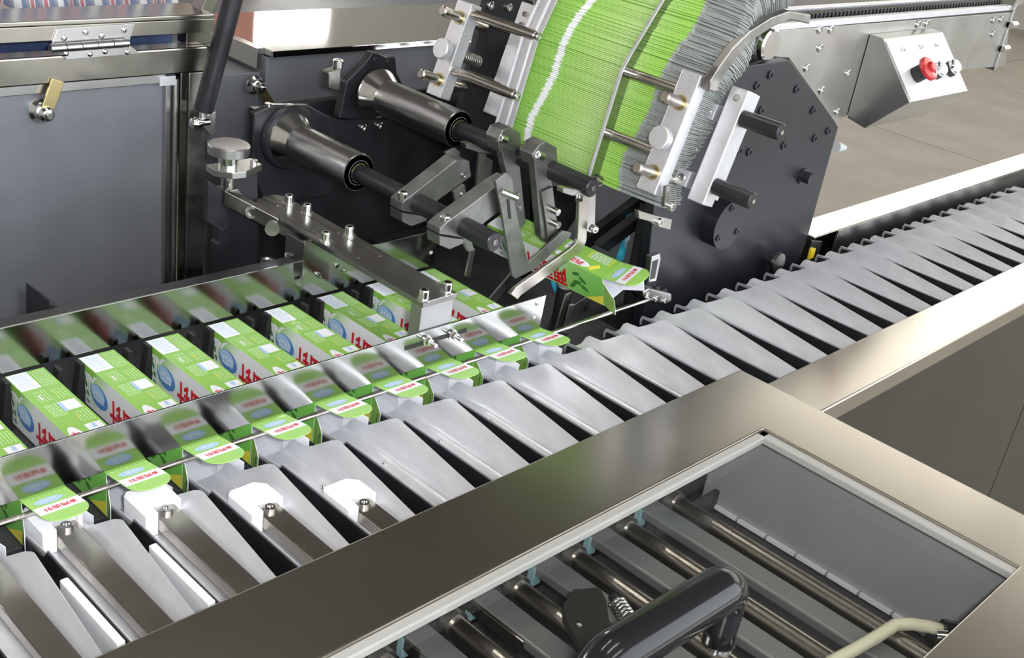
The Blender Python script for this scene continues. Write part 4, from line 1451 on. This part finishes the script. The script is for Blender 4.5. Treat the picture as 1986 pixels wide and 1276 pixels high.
# parts of the far carrier seen between the far clamp and the rail
q = thing('clamp_carrier', 'notched aluminium carrier strip behind the far angle rail', 'clamp', (0.99, 0.11, 0.25))
MB().obox((1.000, 0.115, 0.32), (TT, Vector((0, 1, 0)), NN), (0.105, 0.020, 0.006)).build('strip', 'aluminium', q, 0.001)
for k in range(10):
    MB().obox(Vector((1.000, 0.090, 0.32)) + TT * (-0.095 + k * 0.021), (TT, Vector((0, 1, 0)), NN), (0.006, 0.005, 0.005)).build('tooth', 'aluminium', q)
for s_ in (0.085, 0.065):
    bolt(q, Vector((1.000, 0.118, 0.32)) + TT * s_ + NN * 0.006, NN, 0.005, 0.002, 'hole', 'steel_dark', 'hole')
for s_ in (0.05, -0.05):
    c_ = Vector((1.000, 0.115, 0.32)) + TT * s_
    MB().cyl(c_, Vector((c_.x, 0.206, c_.z)), 0.008).build('stud', 'rod_steel', q)
q = thing('magazine_side_plate', 'black inner side plate behind the far clamp bar', 'plate', (1.15, 0.14, 0.2))
plate(((870, 330), (905, 160), (940, 20), (960, -60), (1120, -60), (1100, 330)), 0.205, 0.015, 'plate', 'black_metal', q, 0.001)
for px, py in ((950, 10), (985, 14), (1022, 14), (1035, 2)):
    bolt(q, at(px, py, y=0.205), (0, -1, 0), 0.008, 0.006, 'socket', 'bolt_steel')

# dark bent guide arm over the right side of the stack
q = thing('stack_guide', 'dark bent guide arm following the near edge of the blank stack', 'arm', at(1385, 175, y=-0.33))
cl = [(1384, 178), (1386, 160), (1402, 135), (1426, 102), (1462, 66), (1500, 42), (1532, 30), (1572, 38)]
w2 = 9
out, inn = [], []
for i, (px, py) in enumerate(cl):
    a = cl[max(0, i - 1)]
    c_ = cl[min(len(cl) - 1, i + 1)]
    dx, dy_ = c_[0] - a[0], c_[1] - a[1]
    L = math.hypot(dx, dy_)
    out.append((px - dy_ / L * w2, py + dx / L * w2))
    inn.append((px + dy_ / L * w2, py - dx / L * w2))
plate(out + inn[::-1], -0.350, 0.014, 'arm', 'steel_dark', q, 0.002)

q = thing('blank_stop', 'small steel stop bracket under the near end of the blank stack', 'bracket', at(1280, 430, y=-0.33))
plate(((1238, 408), (1270, 418), (1304, 426), (1300, 446), (1272, 438), (1262, 430), (1240, 424)), -0.318, 0.008, 'tongue', 'steel', q, 0.0008)
bolt(q, at(1277, 430, y=-0.318), (0, -1, 0), 0.007, 0.006)
plate(((1292, 362), (1300, 360), (1296, 402), (1288, 402)), -0.345, 0.006, 'finger', 'steel_dark', q, 0.0008)
bolt(q, at(1300, 399, y=-0.345), (0, -1, 0), 0.0075, 0.007)

# ------------------------------------------------------------------ magazine feed conveyor and control box
FY = -0.205
t = thing('feed_conveyor', 'polished steel feed conveyor running away above the hall floor', 'conveyor', (1.9, -0.1, 0.2))
pan = [(1475, 62), (1960, 24), (1950, 128), (1836, 138), (1640, 225), (1622, 240), (1530, 112), (1450, 106)]
plate(pan, FY, 0.004, 'side_panel', 'steel', t, 0.0006)
p0, p1 = at(1500, 60, y=FY), at(1962, 24, y=FY)
zt = p0.z
MB().box((p0.x - 0.1, FY + 0.0, zt), (p1.x, FY + 0.018, zt + 0.012)).build('edge_bar', 'aluminium', t, 0.001)
MB().box((p0.x - 0.1, FY + 0.004, zt - 0.06), (p1.x, FY + 0.20, zt + 0.006)).build('table', 'black_rubber', t, 0.001)
x = p0.x - 0.05
cm = None
while x < p1.x - 0.02:
    if cm is None:
        b_ = MB().box((0, FY + 0.022, zt + 0.004), (0.008, FY + 0.045, zt + 0.020))
        o = b_.build('belt_tooth', 'black_rubber', t)
        cm = o
        o.location = (x, 0, 0)
    else:
        o = cm.copy()
        COL.objects.link(o)
        o.location = (x, 0, 0)
    x += 0.0155
MB().box((p0.x - 0.1, FY + 0.055, zt), (p1.x, FY + 0.075, zt + 0.022)).build('far_edge_bar', 'aluminium', t, 0.001)
plate(((1962, 20), (1986, 4), (1986, -6), (1975, -8)), FY - 0.004, 0.1, 'end_cap', 'steel', t)
MB().box((p1.x - 0.004, FY - 0.006, at(1950, 128, y=FY).z - 0.005), (p1.x + 0.006, FY + 0.21, zt + 0.014)).build('end_plate', 'steel', t, 0.001)
for px, py in ((1972, 46), (1958, 92)):
    q_ = at(px, py, y=FY - 0.002)
    MB().cyl(Vector((p1.x - 0.004, FY - 0.008, q_.z)), Vector((p1.x + 0.03, FY - 0.008, q_.z)), 0.009, n=12).build('hinge_pin', 'chrome', t)
for px, py in ((1589, 57), (1611, 57), (1590, 93), (1564, 132), (1644, 142), (1593, 175), (1623, 217), (1780, 47), (1797, 45), (1926, 39), (1941, 38), (1925, 66)):
    bolt(t, at(px, py, y=FY), (0, -1, 0), 0.0085, 0.004, 'socket', 'bolt_steel')
p = at(1486, 85, y=FY - 0.012)
MB().lathe(p, (0, -1, 0), [(0, 0.030), (0.010, 0.030), (0.013, 0.026)], 30).build('end_roller_cap', 'chrome', t)
MB().box((p0.x + 0.5, FY + 0.01, FZ), (p0.x + 0.56, FY + 0.07, zt - 0.06)).build('leg', 'steel', t, 0.002) if False else None

# sloping control box
t = thing('control_box', 'small sloping steel control box with red emergency stop and two buttons', 'control box', at(1680, 230, y=-0.25))
A = lambda px, py, y: at(px, py, y=y)
FB = FY - 0.001
tl, tr = A(1690, 66, FB), A(1786, 62, FB)
bl = A(1633, 230, FB)
Xl, Xr = tl.x - 0.005, tr.x + 0.0
zt_, zb_ = tl.z, bl.z
# section in the yz plane (depth towards the camera), extruded along x
dA, dB = 0.030, 0.125
sec = [(FB, zt_), (FB - dA, zt_ - 0.002), (FB - dB, zt_ - 0.108), (FB - 0.045, zb_ - 0.010), (FB, zb_)]
MB().prism([Vector((Xl, y, z)) for y, z in sec], (Xr - Xl + 0.045, 0, 0)).build('housing', 'steel', t, 0.0015)
fa = Vector((0, sec[1][0], sec[1][1]))
fbv = Vector((0, sec[2][0], sec[2][1]))
dv = (fbv - fa).normalized()
nv = Vector((0, dv.z, -dv.y))
if nv.y > 0:
    nv = -nv
ww = Xr - Xl + 0.045
mat('panel_white', (0.72, 0.72, 0.72, 1), 0.3, 0.3)
MB().prism([Vector((Xl + 0.006, 0, 0)) + fa + dv * 0.006 + nv * 0.0003, Vector((Xl + ww - 0.006, 0, 0)) + fa + dv * 0.006 + nv * 0.0003,
            Vector((Xl + ww - 0.006, 0, 0)) + fbv - dv * 0.006 + nv * 0.0003, Vector((Xl + 0.006, 0, 0)) + fbv - dv * 0.006 + nv * 0.0003], nv * 0.001).build('face_plate', 'panel_white', t)


def fpt(u, v):
    return Vector((Xl + ww * u, 0, 0)) + fa + (fbv - fa) * v + nv * 0.0014


for u, m_, rr in ((0.24, 'red_plastic', 0.026), (0.56, 'white_plastic', 0.0135), (0.80, 'white_plastic', 0.0135)):
    c_ = fpt(u, 0.62)
    if m_ == 'red_plastic':
        MB().lathe(c_, nv, [(0, 0.017), (0.024, 0.017)], 26).build('stop_collar', 'black_rubber', t)
        sb = MB().lathe(c_ + nv * 0.024, nv, [(0, 0.016), (0.003, rr), (0.010, rr), (0.013, rr * 0.9), (0.014, rr * 0.45), (0.019, rr * 0.40), (0.021, rr * 0.3)], 32).build('stop_button', m_, t)
        MB().tube([c_ + nv * 0.0385 + (Vector((1, 0, 0)) * math.cos(a) + dv * math.sin(a)) * rr * 0.66 for a in [i * 0.3 for i in range(8)]], 0.0012, 6).build('arrow_mark', 'ink_white', sb)
    else:
        MB().lathe(c_, nv, [(0, 0.017), (0.012, 0.017)], 26).build('button_collar', 'black_rubber', t)
        MB().lathe(c_ + nv * 0.012, nv, [(0, 0.0165), (0.008, 0.0165), (0.010, 0.014)], 26).build('button_ring', 'chrome', t)
        MB().lathe(c_ + nv * 0.021, nv, [(0, rr), (0.004, rr * 0.9)], 26).build('button_face', 'panel_white', t)
b = MB()
for u in (0.22, 0.52, 0.78):
    for x_, y_, a_, c_ in strokes(0, 0, 0.026, 0.012, 2, 1, int(u * 100)):
        o_ = fpt(u, 0.20)
        b.add([o_ + Vector((1, 0, 0)) * (x_ + p_ * a_) - dv * (y_ + q_ * c_) + nv * 0.0004 for p_, q_ in ((-1, -1), (1, -1), (1, 1), (-1, 1))], [(0, 1, 2, 3)])
mat('ink_grey', (0.25, 0.25, 0.26, 1), 0, 0.5)
b.build('button_lettering', 'ink_grey', t)['kind'] = 'stuff'

# small grey hose clip on the floor side of the black plate
q = thing('cable_gland', 'small pale plastic gland at the edge of the black plate', 'gland', at(1632, 285, y=-0.2))
MB().lathe(at(1622, 285, y=-0.215), (1, -0.1, -0.15), [(0, 0.011), (0.012, 0.011), (0.013, 0.008), (0.03, 0.0075)], 16).build('body', 'card_grey', q)

# ------------------------------------------------------------------ front guard with window and handle
GZ = 0.04
GX0, GX1 = -0.95, 0.861
GY0, GY1 = -0.568, -1.165
IX0, IX1 = -0.83, 0.740
IY0, IY1 = -0.688, -1.053
t = thing('front_guard', 'wide steel-framed guard cover with clear window in the foreground', 'guard', (0.2, -0.85, -0.02))
TK = 0.014


outer = [(GX0, GY0), (GX1, GY0), (GX1, GY1), (GX0, GY1)]
inner_ = [(IX0, IY0), (IX1, IY0), (IX1, IY1), (IX0, IY1)]
vs = [Vector((x, y, z)) for z in (GZ, GZ - TK) for x, y in outer + inner_]
fs = []
for i in range(4):
    j = (i + 1) % 4
    fs += [(i, i + 4, j + 4, j), (i + 8, j + 8, j + 12, i + 12), (i, j, j + 8, i + 8), (i + 4, i + 12, j + 12, j + 4)]
MB().add(vs, fs).build('frame', 'steel_top', t, 0.0018)
MB().box((IX0 - 0.01, IY1 - 0.01, GZ - TK - 0.005), (IX1 + 0.01, IY0 + 0.01, GZ - TK)).build('window_pane', 'acrylic', t)
MB().box((IX0, IY0 - 0.013, GZ - TK), (IX1, IY0, GZ - 0.003)).build('window_bead', 'gasket', t, 0.002)
MB().box((IX1 - 0.016, IY1, GZ - TK), (IX1, IY0, GZ - 0.003)).build('window_bead', 'gasket', t, 0.002)

# black bow handle on the window
hb = GZ - TK
H0 = at(1392, 1246, z=hb)
H1 = Vector((H0.x - 0.215, H0.y + 0.004, hb))
hh = 0.082
t = thing('guard_handle', 'glossy black bow handle screwed to the clear guard window', 'handle', (H0.x - 0.1, H0.y, hb))
pts = []
for i in range(13):
    a = math.pi / 2 * i / 12
    pts.append(H0 + Vector((-0.032 * (1 - math.cos(a)), 0, hh - 0.036 + 0.036 * math.sin(a))))
pts = [H0 + Vector((0, 0, 0.002)), H0 + Vector((0, 0, 0.022))] + pts
q2 = []
for i in range(13):
    a = math.pi / 2 * (1 - i / 12)
    q2.append(H1 + Vector((0.032 * (1 - math.cos(a)), 0, hh - 0.036 + 0.036 * math.sin(a))))
pts += q2 + [H1 + Vector((0, 0, 0.022)), H1 + Vector((0, 0, 0.002))]
MB().tube(pts, [0.0165] * 3 + [0.0165 + 0.0075 * min(1, i / 10) for i in range(len(pts) - 6 - 0)][:len(pts) - 6] + [0.0165] * 3, 22).build('bow', 'black_gloss', t)
for h in (H0, H1):
    MB().lathe(h, (0, 0, 1), [(0, 0.018), (0.003, 0.018)], 24).build('washer', 'chrome', t)

# ------------------------------------------------------------------ what shows through the window
t = thing('pusher_housing', 'dark housing under the guard with a grey end wall', 'housing', (0.2, -0.85, FZ))
MB().box((0.760, -1.15, -0.45), (0.775, -0.612, 0.024)).build('end_wall', 'wall_grey', t, 0.001)
MB().box((-0.95, -1.144, -0.145), (0.758, -0.613, -0.131)).build('floor_plate', 'dark_bed', t)
MB().box((-0.95, -1.16, FZ), (0.86, -1.145, 0.024)).build('front_panel', 'cabinet_grey', t, 0.001)
MB().box((0.845, -1.144, FZ), (0.86, -0.676, 0.024)).build('side_panel', 'panel_dark', t, 0.001)
MB().box((-0.95, -0.640, -0.130), (0.758, -0.632, -0.10)).build('rear_strip', 'dark_bed', t)
for i in range(7):
    y0 = -0.63 - i * 0.05
    MB().box((0.7535, y0 - 0.0475, -0.129), (0.7595, y0 - 0.001, -0.124)).build('white_edge', 'white_plastic', t)
gr = None
for i, k in enumerate(range(-8, 5)):
    X = 0.102 + 0.1 * k + 0.02
    if gr is None:
        gr = thing('guide_bar', 'guide bar', 'bar')
        MB().box((-0.001, -0.47, -0.036), (0.032, 0, -0.022)).build('flat_bar', 'bar_grey', gr, 0.0025, off=Z0)
        MB().box((-0.003, -0.004, -0.052), (0.012, 0.006, -0.024)).build('end_clip', 'teal_plastic', gr, 0.001, off=Z0)
        o = gr
    else:
        o = copy_tree(gr)
    o.location = (X, -0.660, 0)
    o['group'] = 'grey flat guide bars under the guard'
    o['label'] = 'grey flat guide bar with teal end clip under the guard, %s from image left' % ORD[i]
rr_ = None
for i, k in enumerate(range(-8, 6)):
    X = 0.088 + 0.1 * k
    if rr_ is None:
        rr_ = thing('pusher_rod', 'rod', 'rod')
        MB().cyl((0, -0.46, -0.036), (0, 0.02, -0.036), 0.0125, n=20).build('rod', 'rod_steel', rr_, off=Z0)
        MB().lathe((0, 0.0, -0.036), (0, 1, 0), [(0, 0.0165), (0.012, 0.0165)], 20).build('end_collar', 'steel_dark', rr_, off=Z0)
        bolt(rr_, (0.026, -0.05, -0.131), (0, 0, 1), 0.006, 0.004, 'dome', 'chrome', 'screw')
        MB().box((-0.012, 0.012, -0.130), (0.012, 0.03, -0.028)).build('rod_post', 'dark_bed', rr_, off=Z0)
        o = rr_
    else:
        o = copy_tree(rr_)
    o.location = (X, -0.672, 0)
    o['group'] = 'round pusher rods under the guard'
    o['label'] = 'round polished pusher rod under the guard window, %s from image left' % ORD[i]

t = thing('black_bracket', 'matt black rounded bracket plate under the window beside a spring', 'bracket', at(1140, 1200, z=-0.03))
zb = 0.012
pl = [at(*p, z=zb) for p in ((1112, 1142), (1164, 1138), (1176, 1162), (1182, 1200), (1200, 1276), (1210, 1330), (1160, 1340), (1120, 1240), (1094, 1195), (1092, 1172))]
MB().prism(pl, (0, 0, -0.010)).build('plate', 'black_rubber', t, 0.001)
p0, p1 = at(1196, 1168, z=-0.005), at(1222, 1206, z=-0.005)
MB().helix(p0, p1, 0.0085, 0.0022, 6).build('spring', 'chrome', t)
MB().cyl(p0 + (p0 - p1) * 0.3, p1 + (p1 - p0) * 0.4, 0.0055).build('spring_pin', 'black_rubber', t)
MB().cyl(at(1145, 1215, z=-0.03) + Vector((0, 0, -0.10)), at(1145, 1215, z=-0.03) + Vector((0, 0, 0.034)), 0.009).build('stem', 'black_rubber', t)
bolt(t, at(1123, 1212, z=zb), (0, 0, 1), 0.003, 0.002, 'dome', 'chrome', 'screw')

t = thing('cream_air_line', 'cream air line with a dark end fitting under the window', 'air line', at(1700, 1240, z=-0.06))
za = -0.012
MB().tube([at(1580, 1330, z=za), at(1610, 1285, z=za), at(1650, 1264, z=za), at(1700, 1235, z=za), at(1735, 1212, z=za), at(1765, 1210, z=za), at(1800, 1215, z=za), at(1835, 1224, z=za)], 0.0075, 12).build('tube', 'cream_tube', t)
MB().cyl(at(1826, 1222, z=za), at(1856, 1228, z=za), 0.013).build('fitting', 'black_gloss', t)
MB().lathe(at(1815, 1236, z=za), (0.4, -0.6, 0.1), [(0, 0.009), (0.012, 0.010), (0.014, 0.007), (0.03, 0.006)], 16).build('elbow', 'chrome', t)
MB().cyl(at(1846, 1226, z=za) + Vector((0, 0, -0.118)), at(1846, 1226, z=za), 0.008).build('stand', 'black_rubber', t)

# red board leaning behind the cabinet
t = MB().prism([(1.20, 1.55, FZ), (1.46, 1.55, FZ), (1.46, 1.60, 0.62), (1.20, 1.60, 0.62)], (0, 0.03, 0)).build('red_board', 'wood_red')
tag(t, 'reddish brown board standing behind the grey rear cabinet', 'board')
